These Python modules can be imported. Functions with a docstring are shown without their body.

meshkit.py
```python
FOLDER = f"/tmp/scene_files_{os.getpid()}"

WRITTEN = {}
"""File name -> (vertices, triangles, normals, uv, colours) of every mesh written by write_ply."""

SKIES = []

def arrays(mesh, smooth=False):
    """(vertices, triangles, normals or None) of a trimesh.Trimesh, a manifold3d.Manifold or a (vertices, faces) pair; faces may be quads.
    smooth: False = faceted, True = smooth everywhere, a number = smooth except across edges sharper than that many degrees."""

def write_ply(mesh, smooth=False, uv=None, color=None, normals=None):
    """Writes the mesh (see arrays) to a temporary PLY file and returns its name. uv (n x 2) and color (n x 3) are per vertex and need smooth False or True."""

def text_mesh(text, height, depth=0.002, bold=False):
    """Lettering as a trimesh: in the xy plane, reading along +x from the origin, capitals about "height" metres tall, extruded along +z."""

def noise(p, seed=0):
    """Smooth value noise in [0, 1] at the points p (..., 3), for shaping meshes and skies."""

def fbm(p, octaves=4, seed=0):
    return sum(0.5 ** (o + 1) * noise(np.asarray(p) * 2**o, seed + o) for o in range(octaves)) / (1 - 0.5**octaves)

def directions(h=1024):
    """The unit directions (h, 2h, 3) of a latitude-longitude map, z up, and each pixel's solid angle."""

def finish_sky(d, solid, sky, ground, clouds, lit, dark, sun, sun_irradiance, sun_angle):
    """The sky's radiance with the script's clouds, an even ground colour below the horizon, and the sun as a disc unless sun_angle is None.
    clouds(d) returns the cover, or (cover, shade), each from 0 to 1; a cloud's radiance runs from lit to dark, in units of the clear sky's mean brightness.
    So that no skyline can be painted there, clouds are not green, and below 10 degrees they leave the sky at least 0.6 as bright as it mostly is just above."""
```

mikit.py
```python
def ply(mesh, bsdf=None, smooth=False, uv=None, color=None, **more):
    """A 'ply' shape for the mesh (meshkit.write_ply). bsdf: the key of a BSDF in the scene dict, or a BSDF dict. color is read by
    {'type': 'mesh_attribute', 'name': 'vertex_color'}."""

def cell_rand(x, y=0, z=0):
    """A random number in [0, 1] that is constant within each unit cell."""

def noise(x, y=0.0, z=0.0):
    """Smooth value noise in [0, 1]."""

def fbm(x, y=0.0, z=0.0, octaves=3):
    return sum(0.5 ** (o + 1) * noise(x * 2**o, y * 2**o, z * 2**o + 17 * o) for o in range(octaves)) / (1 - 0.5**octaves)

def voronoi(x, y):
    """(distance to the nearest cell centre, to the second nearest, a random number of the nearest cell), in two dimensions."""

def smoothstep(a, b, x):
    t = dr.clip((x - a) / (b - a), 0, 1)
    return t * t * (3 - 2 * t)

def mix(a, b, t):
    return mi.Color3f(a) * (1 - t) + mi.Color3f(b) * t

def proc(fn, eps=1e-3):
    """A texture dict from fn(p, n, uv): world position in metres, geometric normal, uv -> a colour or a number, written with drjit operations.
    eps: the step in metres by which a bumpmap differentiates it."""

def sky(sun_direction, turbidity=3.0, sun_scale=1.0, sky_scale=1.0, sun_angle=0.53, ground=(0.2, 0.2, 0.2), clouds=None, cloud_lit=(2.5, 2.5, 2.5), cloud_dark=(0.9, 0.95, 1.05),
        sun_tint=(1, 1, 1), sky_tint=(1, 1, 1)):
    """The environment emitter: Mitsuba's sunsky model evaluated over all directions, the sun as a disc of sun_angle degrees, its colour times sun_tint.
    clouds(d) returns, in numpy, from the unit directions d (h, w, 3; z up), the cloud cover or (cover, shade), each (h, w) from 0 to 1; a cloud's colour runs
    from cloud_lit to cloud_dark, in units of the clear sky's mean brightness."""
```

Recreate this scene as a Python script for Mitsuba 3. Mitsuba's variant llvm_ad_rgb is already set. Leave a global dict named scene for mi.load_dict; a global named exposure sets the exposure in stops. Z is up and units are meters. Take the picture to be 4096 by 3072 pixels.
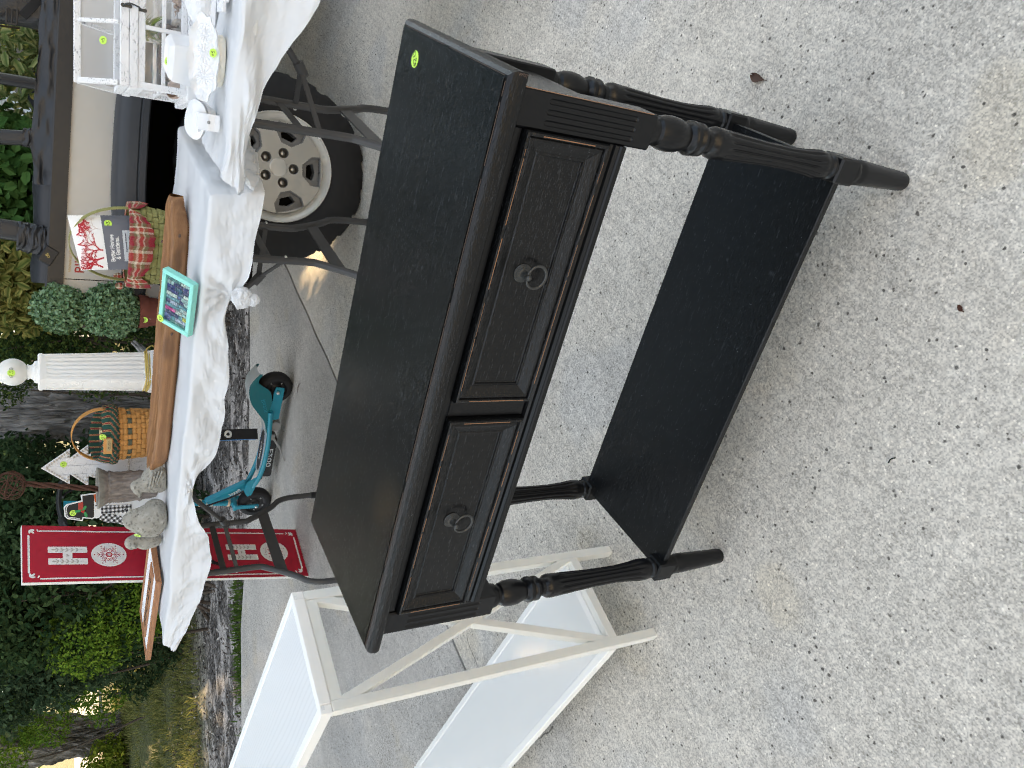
import math, numpy as np, trimesh, manifold3d as m3, mitsuba as mi, drjit as dr, mikit, meshkit
from shapely.geometry import Polygon, Point, LineString, box as sbox
from shapely.ops import unary_union
from shapely import affinity
from mikit import noise, fbm, voronoi, smoothstep, mix, cell_rand

scene = {'type': 'scene'}
labels = {}
# ---------------------------------------------------------------- camera, sky, exposure
F, PITCH, ROLL, CH = 3173.68, 0.5519, -0.0138, 1.1921        # a phone turned on its side: the picture's left is up
_c, _s = math.cos(PITCH), math.sin(PITCH)
_fw, _up, _rt = np.array([0, _c, -_s]), np.array([0, _s, _c]), np.array([1.0, 0, 0])
_r2 = _rt * math.cos(ROLL) + _up * math.sin(ROLL)
scene['camera'] = {'type': 'perspective', 'fov': math.degrees(2 * math.atan(2048 / F)), 'fov_axis': 'x', 'near_clip': 0.02, 'far_clip': 400.0,
    'to_world': mi.ScalarTransform4f().look_at(origin=[0, 0, CH], target=[0, float(_c), CH - float(_s)], up=[float(v) for v in _r2])}
SUN = (-0.36, 0.93, 0.46)
def sky_clouds(d):
    n = meshkit.fbm(d * np.array([2.2, 2.2, 3.5]) + 5.0, 4, 3)
    return np.clip((n - 0.40) * 4.0, 0, 0.92), np.clip((n - 0.5) * 1.5, 0, 0.6)
scene['sky'] = mikit.sky(SUN, turbidity=3, sun_scale=0.9, sun_angle=0.6, sun_tint=(1.1, 1.0, .82), clouds=sky_clouds, cloud_lit=(1.75, 1.72, 1.68), cloud_dark=(1.0, 1.02, 1.06), sky_tint=(1.10, 1.0, 0.90))
exposure = 4.25

rng = np.random.default_rng(7)
T4 = np.eye(4)
# ---------------------------------------------------------------- helpers
_used, _next = set(), {}
def numbered(name):
    k, i = name, _next.get(name, 0)
    while k in _used: i += 1; k = f'{name}_{i:03d}'
    _next[name] = i; _used.add(k); return k
def thing(name, label=None, cat=None, group=None, kind=None):
    k = numbered(name); d = {}
    if label: d['label'] = label
    if cat: d['category'] = cat
    if group: d['group'] = group
    if kind: d['kind'] = kind
    labels[k] = d
    return k
def put(key, mesh, mat, smooth=False, M=None, color=None, label=None, kind=None, uv=None):
    if isinstance(mesh, m3.Manifold):
        q = mesh.to_mesh(); mesh = trimesh.Trimesh(q.vert_properties[:, :3], q.tri_verts, process=False)
    if isinstance(mesh, (tuple, list)): mesh = trimesh.Trimesh(np.asarray(mesh[0], float), np.asarray(mesh[1], int), process=False)
    if M is not None: mesh = mesh.copy(); mesh.apply_transform(M)
    if len(mesh.faces) == 0: return key
    if color is not None:
        color = np.asarray(color, float)
        if color.ndim == 1: color = np.tile(color, (len(mesh.vertices), 1))
        if smooth not in (True, False): smooth = True
    scene[key] = mikit.ply(mesh, mat, smooth, uv=uv, color=color)
    if label or kind:
        labels.setdefault(key, {})
        if label: labels[key]['label'] = label
        if kind: labels[key]['kind'] = kind
    return key
def part(parent, name, mesh, mat, **kw):
    return put(numbered(parent + '__' + name), mesh, mat, **kw)
def cat(*ms): return trimesh.util.concatenate([m for m in ms if m is not None])
def tm(m): 
    q = m.to_mesh(); return trimesh.Trimesh(q.vert_properties[:, :3], q.tri_verts, process=False)
def mf(t): 
    t = trimesh.Trimesh(t.vertices, t.faces); t.merge_vertices()
    return m3.Manifold(m3.Mesh(np.asarray(t.vertices, np.float32), np.asarray(t.faces, np.uint32)))
def mov(m, x=0, y=0, z=0): m = m.copy(); m.apply_translation([x, y, z]); return m
def basis(o, r, u, n=None):
    r = np.asarray(r, float); r = r / np.linalg.norm(r); u = np.asarray(u, float); u = u - r * (u @ r); u /= np.linalg.norm(u)
    M = np.eye(4); M[:3, 0], M[:3, 1], M[:3, 2], M[:3, 3] = r, u, np.cross(r, u), o
    return M
def place(x, y, z, rz=0.0):
    M = np.eye(4); c, s = math.cos(rz), math.sin(rz); M[:2, :2] = [[c, -s], [s, c]]; M[:3, 3] = [x, y, z]; return M
def layers(rects):      # convex hull of rectangles (z, x half, y half)
    P = [(a * x, b * y, z) for z, x, y in rects for a in (-1, 1) for b in (-1, 1)]
    return trimesh.convex.convex_hull(np.array(P))
def bx(sx, sy, sz, b=0.0015, c=(0, 0, 0)):
    b = min(b, sx * .3, sy * .3, sz * .3); x, y, z = sx / 2, sy / 2, sz / 2
    P = [(i * (x - (0 if k == 0 else b)), j * (y - (0 if k == 1 else b)), l * (z - (0 if k == 2 else b))) for i in (-1, 1) for j in (-1, 1) for l in (-1, 1) for k in (0, 1, 2)]
    return mov(trimesh.convex.convex_hull(np.array(P)), *c)
def bb(x0, x1, y0, y1, z0, z1, b=0.0015): return bx(x1 - x0, y1 - y0, z1 - z0, b, ((x0 + x1) / 2, (y0 + y1) / 2, (z0 + z1) / 2))
def bar(p, q, w, h, up=(0, 0, 1), b=0.001, ext=0.0):
    p, q = np.asarray(p, float), np.asarray(q, float); d = q - p; L = np.linalg.norm(d); d /= L
    m = bx(L + 2 * ext, w, h, b); u = np.asarray(up, float); u = u - d * (u @ d)
    if np.linalg.norm(u) < 1e-6: u = np.array([1.0, 0, 0]) - d * d[0]
    u /= np.linalg.norm(u); M = np.eye(4); M[:3, 0], M[:3, 1], M[:3, 2], M[:3, 3] = d, np.cross(u, d), u, (p + q) / 2
    m.apply_transform(M); return m
def grid(V, nu, nv, wu=False, wv=False):
    i, j = np.meshgrid(np.arange(nu if wu else nu - 1), np.arange(nv if wv else nv - 1), indexing='ij')
    a, b = (i + 1) % nu, (j + 1) % nv
    q = np.stack([i * nv + j, a * nv + j, a * nv + b, i * nv + b], -1).reshape(-1, 4)
    return trimesh.Trimesh(np.asarray(V).reshape(-1, 3), np.vstack([q[:, [0, 1, 2]], q[:, [0, 2, 3]]]), process=False)
def smoothpath(P, n=40):
    P = np.asarray(P, float); Q = np.vstack([2 * P[0] - P[1], P, 2 * P[-1] - P[-2]]); out = []
    m = max(2, n // (len(P) - 1))
    for i in range(len(P) - 1):
        a, b, c, d = Q[i:i + 4]
        for t in np.linspace(0, 1, m, endpoint=(i == len(P) - 2)):
            out.append(.5 * ((2 * b) + (c - a) * t + (2 * a - 5 * b + 4 * c - d) * t * t + (-a + 3 * b - 3 * c + d) * t ** 3))
    return np.array(out)
def tube(P, r, sides=12, closed=False, flat=1.0, up=None):
    P = np.asarray(P, float); n = len(P); r = np.broadcast_to(r, (n,))
    t = np.roll(P, -1, 0) - np.roll(P, 1, 0) if closed else np.gradient(P, axis=0)
    t = t / (np.linalg.norm(t, axis=1, keepdims=True) + 1e-12)
    a = np.zeros((n, 3)); u = np.array(up if up is not None else ([0, 0, 1.0] if abs(t[0][2]) < .9 else [1.0, 0, 0]))
    for i in range(n):
        w = u - t[i] * (u @ t[i]); w /= np.linalg.norm(w) + 1e-12; a[i] = w
        if up is None: u = w
    b = np.cross(t, a); ang = np.arange(sides) * 2 * np.pi / sides
    V = P[:, None] + r[:, None, None] * (np.cos(ang)[None, :, None] * a[:, None] * flat + np.sin(ang)[None, :, None] * b[:, None])
    g = grid(V, n, sides, closed, True)
    if closed: return g
    v = np.vstack([g.vertices, P[:1], P[-1:]]); k = n * sides
    f = [[k, (j + 1) % sides, j] for j in range(sides)] + [[k + 1, (n - 1) * sides + j, (n - 1) * sides + (j + 1) % sides] for j in range(sides)]
    m = trimesh.Trimesh(v, np.vstack([g.faces, f]), process=False)
    return m
def lathe(prof, n=40, flutes=None):
    prof = np.asarray(prof, float); th = np.arange(n) * 2 * np.pi / n
    R = np.repeat(prof[:, 1][:, None], n, 1)
    if flutes is not None: R = R * flutes(prof[:, 0][:, None], th[None, :])
    V = np.stack([R * np.cos(th), R * np.sin(th), np.repeat(prof[:, 0][:, None], n, 1)], -1)
    g = grid(V, len(prof), n, False, True); g.invert()
    if prof[0, 0] > prof[-1, 0]: g.invert()
    g.fix_normals() if prof[0, 1] < 1e-5 and prof[-1, 1] < 1e-5 else None
    return g
def prism(poly, d, z0=0.0):
    ps = [g for g in getattr(poly, 'geoms', [poly]) if g.area > 1e-9]
    return mov(cat(*[trimesh.creation.extrude_polygon(g, d, engine='earcut') for g in ps]), 0, 0, z0)
def extr(poly2, L, M): m = prism(poly2, L); m.apply_transform(M); return m
def text(s, h, d=0.0006, bold=False, center=True, w=None):
    m = meshkit.text_mesh(s, h, d, bold)
    if w: m.apply_scale([w / (m.bounds[1][0] - m.bounds[0][0]), 1, 1])
    if center: m.apply_translation([-(m.bounds[0][0] + m.bounds[1][0]) / 2, -(m.bounds[0][1] + m.bounds[1][1]) / 2, 0])
    return m
def sticker(parent, o, right, up, s, r=0.0118):
    M = basis(o, right, up); k = part(parent, 'price_sticker', prism(Point(0, 0).buffer(r, 20), 0.0004), 'sticker', M=M)
    t = cat(mov(text('$', r * .55, .0003), -r * .28 * len(s) - r * .12, 0, 0.0004), mov(text(s, r * .92, .0003), r * .22, 0, 0.0004))
    put(numbered(k + '__lettering'), t, 'ink', M=M)
def ridged(P, oct=3, seed=0):
    out = 0
    for o in range(oct): out = out + .5 ** o * (1 - np.abs(2 * meshkit.noise(P * 2 ** o, seed + o) - 1))
    return out / 2
def leafmesh(P, N, size, r, aspect=0.5, fold=0.35, jitter=.35, four=False):
    n = len(P); rnd = r.normal(size=(n, 3)); t = rnd - N * (rnd * N).sum(1, keepdims=True); t /= np.linalg.norm(t, axis=1, keepdims=True); b = np.cross(N, t)
    L = size * (1 + jitter * r.uniform(-1, 1, n))[:, None]; W = L * aspect * .5
    if not four:
        V = np.stack([P, P + t * L * .5 - b * W + N * W * fold, P + t * L, P + t * L * .5 + b * W + N * W * fold], 1)
        k = np.arange(n)[:, None] * 4; Fc = np.vstack([k + [0, 1, 2], k + [0, 2, 3]]); return V.reshape(-1, 3), Fc, 4
    V = np.stack([P, P + t * L * .35 - b * W + N * W * fold, P + t * L * .8 - b * W * .8 + N * W * fold, P + t * L * 1.0 - N * L * .08, P + t * L * .8 + b * W * .8 + N * W * fold, P + t * L * .35 + b * W + N * W * fold, P + t * L * .55], 1)
    k = np.arange(n)[:, None] * 7
    Fc = np.vstack([k + x for x in ([0, 1, 6], [1, 2, 6], [2, 3, 6], [3, 4, 6], [4, 5, 6], [5, 0, 6])]); return V.reshape(-1, 3), Fc, 7
def unit(v): return v / (np.linalg.norm(v, axis=-1, keepdims=True) + 1e-12)
SD = np.array(SUN) / np.linalg.norm(SUN); SUNGAPS = [(np.array([.60, 3.66, 0]), .10), (np.array([.86, 1.24, 0]), .06)]
def leaf_cloud(blobs, n, size, c0, c1, seed, edge=None, shell=.35, upb=.25, aspect=.5, rough=.22, four=False, out=.7):
    r = np.random.default_rng(seed); Ps, Ns = [], []; vol = np.array([b[1][0] * b[1][1] * b[1][2] for b in blobs]) ** .72; cnt = (n * vol / vol.sum()).astype(int)
    for (c, rad), k in zip(blobs, cnt):
        d = unit(r.normal(size=(k, 3))); u = 1 - shell * r.uniform(0, 1, k) ** 1.6
        f = 1 + rough * 2 * (meshkit.fbm(d * 2.3 + np.array(c), 3, seed) - .5) * 2
        Ps.append(np.array(c) + d * np.array(rad) * (u * f)[:, None]); Ns.append(unit(out * d + .55 * r.normal(size=(k, 3)) + [0, 0, upb]))
    P, N = np.vstack(Ps), np.vstack(Ns); keep = P[:, 2] > 0.02
    for g0, gr in SUNGAPS: w_ = P - g0; keep &= np.linalg.norm(w_ - (w_ @ SD)[:, None] * SD, axis=1) > gr + size * .5
    P, N = P[keep], N[keep]
    V, Fc, q = leafmesh(P, N, size, r, aspect, four=four); a = r.uniform(0, 1, (len(P), 1, 1)) ** 1.3
    col = np.array(c0) * (1 - a) + np.array(c1) * a; col = np.repeat(col, q, 1) * (1 + .25 * r.uniform(-1, 1, (len(P), 1, 1)))
    if edge is not None:
        ix = [1, 3] if q == 4 else [1, 2, 4, 5]; w = r.uniform(.45, 1.0, (len(P), 1, 1)); col[:, ix] = col[:, ix] * (1 - w) + np.array(edge) * w
    return trimesh.Trimesh(V, Fc, process=False), np.clip(col.reshape(-1, 3), 0, 1)
def bones(segs, L=0.008, it=12, lamb=.5):
    def ball(p, r): return m3.Manifold.sphere(r, 24).translate(list(map(float, p)))
    M = m3.Manifold()
    for p, r, q, s in segs: M = M + m3.Manifold.hull(ball(p, r) + ball(q, s))
    M = M.refine_to_length(L); t = tm(M); t.merge_vertices(); trimesh.smoothing.filter_taubin(t, lamb=lamb, nu=lamb + .03, iterations=it); return t
def rot_z(p, a): c, s = math.cos(a), math.sin(a); return p @ np.array([[c, s, 0], [-s, c, 0], [0, 0, 1]])

# ---------------------------------------------------------------- materials
def principled(**k): return {'type': 'twosided', 'b': dict(type='principled', **k)}
def rgb(*c): return {'type': 'rgb', 'value': list(map(float, c))}
VC = {'type': 'mesh_attribute', 'name': 'vertex_color'}
scene['vc_matte'] = principled(base_color=VC, roughness=.85, specular=.25)
scene['vc_satin'] = principled(base_color=VC, roughness=.45, specular=.45)
scene['vc_gloss'] = principled(base_color=VC, roughness=.16, specular=.6)
scene['leaf'] = {'type': 'principledthin', 'base_color': VC, 'roughness': .45, 'diff_trans': .75, 'eta': 1.4}
scene['leaf_waxy'] = {'type': 'twosided', 'b': {'type': 'principled', 'base_color': VC, 'roughness': .4, 'specular': .4}}
for nm, col, ro, sp in [('sticker', (.52, .78, .10), .5, .3), ('ink', (.015, .02, .018), .6, .3), ('white_gloss', (.70, .71, .70), .22, .5), ('white_satin', (.76, .76, .74), .42, .45), ('cream_paint', (.68, .68, .64), .38, .45),
        ('white_matte', (.72, .72, .70), .7, .3), ('ceramic', (.70, .71, .72), .13, .55), ('ceramic_cream', (.70, .68, .60), .14, .55), ('rubber', (.018, .018, .019), .75, .3), ('black_plastic', (.013, .013, .014), .42, .45),
        ('flare', (.036, .038, .042), .55, .4), ('black_vinyl', (.016, .017, .020), .42, .45), ('well_black', (.008, .008, .008), .9, .1), ('red_paint', (.40, .012, .032), .42, .4), ('art_white', (.74, .72, .70), .6, .3), ('art_taupe', (.46, .41, .38), .7, .2),
        ('teal', (.015, .22, .30), .26, .5), ('teal_dark', (.008, .13, .15), .28, .5), ('grey_paint', (.30, .33, .33), .4, .4), ('mint', (.25, .66, .57), .35, .45), ('worn_wood', (.27, .14, .075), .6, .3), ('worn_dull', (.10, .07, .055), .6, .3),
        ('pewter', (.028, .030, .030), .30, .55), ('rope', (.55, .42, .12), .6, .3), ('jeep_beige', (.47, .44, .39), .3, .5), ('decal_gold', (.50, .29, .05), .4, .4), ('decal_red', (.36, .03, .025), .4, .4), ('olive_strip', (.26, .25, .09), .6, .3), ('green_strip', (.08, .085, .055), .6, .3), ('tan_strip', (.50, .24, .065), .5, .4),
        ('pack_grey', (.13, .14, .17), .45, .4), ('pack_white', (.82, .81, .79), .5, .4), ('coral_red', (.42, .02, .03), .55, .3), ('coral_pale', (.62, .50, .44), .6, .3), ('label_grey', (.55, .58, .61), .45, .4), ('hat_black', (.022, .021, .020), .6, .3), ('carrot', (.52, .10, .025), .6, .3), ('holly', (.03, .26, .08), .5, .4), ('berry', (.5, .02, .02), .4, .4), ('terracotta', (.22, .075, .05), .8, .2),
        ('vine', (.075, .035, .024), .75, .2), ('car_white', (.72, .73, .72), .2, .5), ('window_dark', (.02, .022, .025), .08, .5), ('dry_leaf', (.10, .065, .05), .8, .2), ('coil_tan', (.62, .47, .33), .6, .3), ('blue_line', (.05, .22, .5), .4, .4), ('emblem_red', (.55, .10, .04), .4, .4), ('lens_grey', (.25, .25, .25), .5, .4), ('bead_tan', (.50, .46, .40), .5, .4)]:
    scene[nm] = principled(base_color=rgb(*col), roughness=ro, specular=sp)
scene['chrome'] = principled(base_color=rgb(.62, .61, .58), roughness=.28, metallic=1.0)
scene['brass'] = principled(base_color=rgb(.38, .29, .15), roughness=.4, metallic=.9)
scene['alloy'] = principled(base_color=rgb(.46, .45, .42), roughness=.36, metallic=.6)
scene['alloy_lip'] = principled(base_color=rgb(.60, .59, .55), roughness=.42, metallic=.45)
scene['alloy_paint'] = principled(base_color=rgb(.20, .20, .20), roughness=.45, specular=.4)
scene['hammertone'] = principled(base_color=rgb(.045, .045, .047), roughness=.38, specular=.5)
scene['steel'] = principled(base_color=rgb(.33, .34, .34), roughness=.4, metallic=.7)
scene['glass'] = {'type': 'thindielectric', 'int_ior': 1.5}
scene['plastic_cloth'] = {'type': 'principledthin', 'base_color': rgb(.77, .78, .79), 'roughness': .22, 'diff_trans': .35, 'eta': 1.45}

CYAW, CC = -0.5428, np.array([0.0414, 1.0488])
CA, CB = np.array([math.cos(CYAW), math.sin(CYAW)]), np.array([-math.sin(CYAW), math.cos(CYAW)])
CRACKS = [[(-1.02, 4.25), (-1.22, 4.05), (-1.40, 3.95), (-1.55, 3.60)], [(-1.22, 4.05), (-1.30, 3.75)], [(-0.62, 2.62), (-0.78, 2.45), (-0.72, 2.30), (-0.90, 2.12), (-0.98, 1.92), (-0.93, 1.75)], [(-0.90, 2.12), (-1.15, 2.05)]]
J0, JD = np.array([.65, 4.22]), np.array([.619, .785])          # the joint between the two slabs of the drive
JNn = np.array([-JD[1], JD[0]])
def concrete_col(p, n, uv):
    x, y = p.x, p.y
    g1 = noise(x * 420, y * 420); g2 = noise(x * 210 + 9, y * 210); g3 = fbm(x * 60, y * 60, 0, 2); big = fbm(x * 1.7 + 4, y * 1.7, 0, 3); mid = fbm(x * 9, y * 9 + 3, 0, 3)
    br = noise((x * .619 + y * .785) * 16, (y * .619 - x * .785) * 300)
    v = .475 + .08 * (br - .5) + .28 * (g1 - .5) + .15 * (g2 - .5) + .09 * (g3 - .5) + .13 * (big - .5) + .08 * (mid - .5)
    d1, d2, r = voronoi(x * 70, y * 70)
    pit = smoothstep(.17 + .16 * noise(x * 31, y * 31), .06, d1 + .22 * (noise(x * 230, y * 230) - .5)) * dr.select(r > .925, 1.0, 0.0)
    d3, d4, q = voronoi(x * 150 + 3, y * 150)
    lite = smoothstep(.36, .2, d3) * dr.select(q > .90, 1.0, 0.0)
    e1, e2, er = voronoi(x * 130 + 7, y * 110 + 2); pit2 = smoothstep(.30, .12, e1 + .25 * (noise(x * 300, y * 300) - .5)) * dr.select(er > .95, 1.0, 0.0) * smoothstep(.35, .6, fbm(x * 4, y * 4 + 8, 0, 2))
    v = v * (1 - .8 * pit) * (1 - .5 * pit2) + .18 * lite
    wx, wy = x + .018 * (noise(x * 28, y * 28) - .5) + .05 * (noise(x * 7, y * 7 + 5) - .5), y + .018 * (noise(x * 28 + 7, y * 28) - .5) + .05 * (noise(x * 7 + 3, y * 7) - .5)
    cr = mi.Float(1.0)
    for c in CRACKS:
        for (ax, ay), (bx_, by_) in zip(c[:-1], c[1:]):
            ux, uy = bx_ - ax, by_ - ay; t = dr.clip(((wx - ax) * ux + (wy - ay) * uy) / (ux * ux + uy * uy), 0, 1)
            cr = dr.minimum(cr, dr.sqrt(dr.square(wx - ax - t * ux) + dr.square(wy - ay - t * uy)))
    v = v * (1 - .6 * smoothstep(.0045, .001, cr) * smoothstep(.3, .5, noise(x * 19, y * 19)))
    stain = smoothstep(.60, .74, fbm(x * 3.1 + 11, y * 3.1 + 2, 0, 3)) * .55
    rust = smoothstep(.66, .80, fbm(x * 5.0 + 31, y * 5.0 + 12, 0, 3)) * .5
    old = dr.select((x - float(J0[0])) * float(JNn[0]) + (y - float(J0[1])) * float(JNn[1]) > 0, 1.0, 0.0)      # the farther slab is the older, greyer pour
    v = v * (1 - old * (.24 + .16 * (fbm(x * 2.3 + 3, y * 4.1, 0, 3) - .5)))
    v = dr.maximum(v, .02)
    col = mi.Color3f(v * 1.0, v * (.945 + .015 * old), v * (.842 + .05 * old))
    col = col * (1 - stain) + mi.Color3f(v * .86, v * .85, v * .82) * stain
    return col * (1 - rust) + mi.Color3f(v * 1.0, v * .90, v * .72) * rust
def concrete_bump(p, n, uv): return .5 * noise(p.x * 420, p.y * 420) + .5 * noise(p.x * 210 + 9, p.y * 210)
scene['concrete'] = {'type': 'twosided', 'b': {'type': 'bumpmap', 'scale': .0011, 'tex': mikit.proc(concrete_bump, eps=8e-4), 'b': {'type': 'principled', 'base_color': mikit.proc(concrete_col), 'roughness': .85, 'specular': .25}}}
def soil_col(p, n, uv):
    x, y = p.x, p.y
    a = fbm(x * 5, y * 9, 0, 3); b = noise(x * 90, y * 120); c = noise(x * 45 + 4, y * 60); d1, d2, r = voronoi(x * 34, y * 50)
    v = .09 + .22 * smoothstep(.44, .62, a) + .10 * (b - .5) + .12 * (c - .5)
    v = dr.maximum(v, .012); w = smoothstep(.35, .15, d1) * dr.select(r > .8, 1.0, 0.0) * .28
    dk = smoothstep(.40, .2, d1) * dr.select(r < .3, 1.0, 0.0)
    v = (v + w) * (1 - .7 * dk)
    far = smoothstep(6.6, 7.6, y + 1.2 * (fbm(x * 1.2, y * 1.2, 0, 3) - .5) - .35 * dr.minimum(0, x + 1.5))
    base = mi.Color3f(v * 1.02, v * .95, v * .90)
    return base * (1 - far) + mi.Color3f(.050 + .10 * b * c, .055 + .11 * b * c, .022 + .03 * c) * far
scene['soil'] = principled(base_color=mikit.proc(soil_col), roughness=.95, specular=.15)
def grain_bump(p, n, uv):
    a = p.x * float(CA[0]) + p.y * float(CA[1]); b = p.x * float(CB[0]) + p.y * float(CB[1])
    return .6 * noise(a * 260, b * 900, p.z * 900) + .4 * noise(a * 90, b * 420, p.z * 420)
def black_col(p, n, uv):
    a = p.x * float(CA[0]) + p.y * float(CA[1]); b = p.x * float(CB[0]) + p.y * float(CB[1])
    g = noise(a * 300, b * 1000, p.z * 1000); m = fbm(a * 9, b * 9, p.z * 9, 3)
    g5 = noise(a * 110 + 3, b * 560, p.z * 560); v = .0045 + .022 * smoothstep(.66, .92, g) * smoothstep(.3, .7, m) + .018 * smoothstep(.72, .95, g5)  # pale grain flecks; the streaks also paint glints of the grain into the colour
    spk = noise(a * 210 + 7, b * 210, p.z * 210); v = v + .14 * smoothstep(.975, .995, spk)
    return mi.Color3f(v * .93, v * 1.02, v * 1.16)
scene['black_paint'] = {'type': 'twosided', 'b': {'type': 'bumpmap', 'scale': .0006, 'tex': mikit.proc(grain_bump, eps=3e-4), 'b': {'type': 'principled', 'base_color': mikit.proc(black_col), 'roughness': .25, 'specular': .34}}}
scene['black_turned'] = principled(base_color=rgb(.0052, .0056, .0066), roughness=.27, specular=.32)
def distress(p, n, uv):
    g = noise(p.x * 110, p.y * 110, p.z * 110); h = noise(p.x * 260, p.y * 260, p.z * 330); m = fbm(p.x * 16, p.y * 16, p.z * 16, 2)
    w = smoothstep(.60, .75, h) * smoothstep(.40, .62, m) * .75 + smoothstep(.82, .90, g) * .25
    return mix((.72, .72, .72), (.28, .27, .28), dr.clip(w, 0, 1))
scene['distressed'] = {'type': 'twosided', 'b': {'type': 'bumpmap', 'scale': .001, 'tex': mikit.proc(lambda p, n, uv: fbm(p.x * 140, p.y * 140, p.z * 140, 2), eps=1e-3), 'b': {'type': 'principled', 'base_color': mikit.proc(distress), 'roughness': .6, 'specular': .3}}}
TO, TU, TV = np.array([.54, 2.34]), np.array([-.837, .547]), np.array([.547, .837])
def wood_col(c0, c1, c2, f=1.0, U=TU, V=TV):
    def fn(p, n, uv):
        s = p.x * float(U[0]) + p.y * float(U[1]); t = p.x * float(V[0]) + p.y * float(V[1]); z = p.z
        w = noise(s * 3 * f, t * 14 * f, z * 14 * f) * 2.2 + t * 30 * f + z * 38 * f
        ring = dr.abs(dr.sin(w * 3.0)); fine = noise(s * 30 * f, t * 420 * f, z * 420 * f); blot = fbm(s * 9 * f, t * 22 * f, z * 22 * f, 3)
        col = mix(c0, c1, dr.clip(.55 * ring + .5 * (fine - .5) + .2, 0, 1))
        return mix(col, mi.Color3f(c2), smoothstep(.55, .80, blot) * .5)
    return fn
scene['dough_wood'] = principled(base_color=mikit.proc(wood_col((.33, .17, .075), (.19, .088, .036), (.075, .034, .018))), roughness=.42, specular=.4)
scene['cedar'] = principled(base_color=mikit.proc(wood_col((.40, .20, .10), (.27, .115, .052), (.17, .07, .035), 1.5)), roughness=.5, specular=.35)
SE1, SE2 = np.array([-.68, .733]), np.array([.733, .68])
def shelf_grain(p, n, uv):
    s = p.x * float(SE1[0]) + p.y * float(SE1[1]); t = p.x * float(SE2[0]) + p.y * float(SE2[1])
    w = t * 250 + 34.0 * noise(s * 1.1 + 2, t * 4.5) + 2.0 * noise(s * 5, t * 14); r = dr.sin(w * 6.2831 * .55)
    v = .65 - .03 * smoothstep(.1, .95, r)
    return mi.Color3f(v * .985, v, v * 1.0)
scene['white_laminate'] = principled(base_color=mikit.proc(shelf_grain), roughness=.35, specular=.45)

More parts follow.
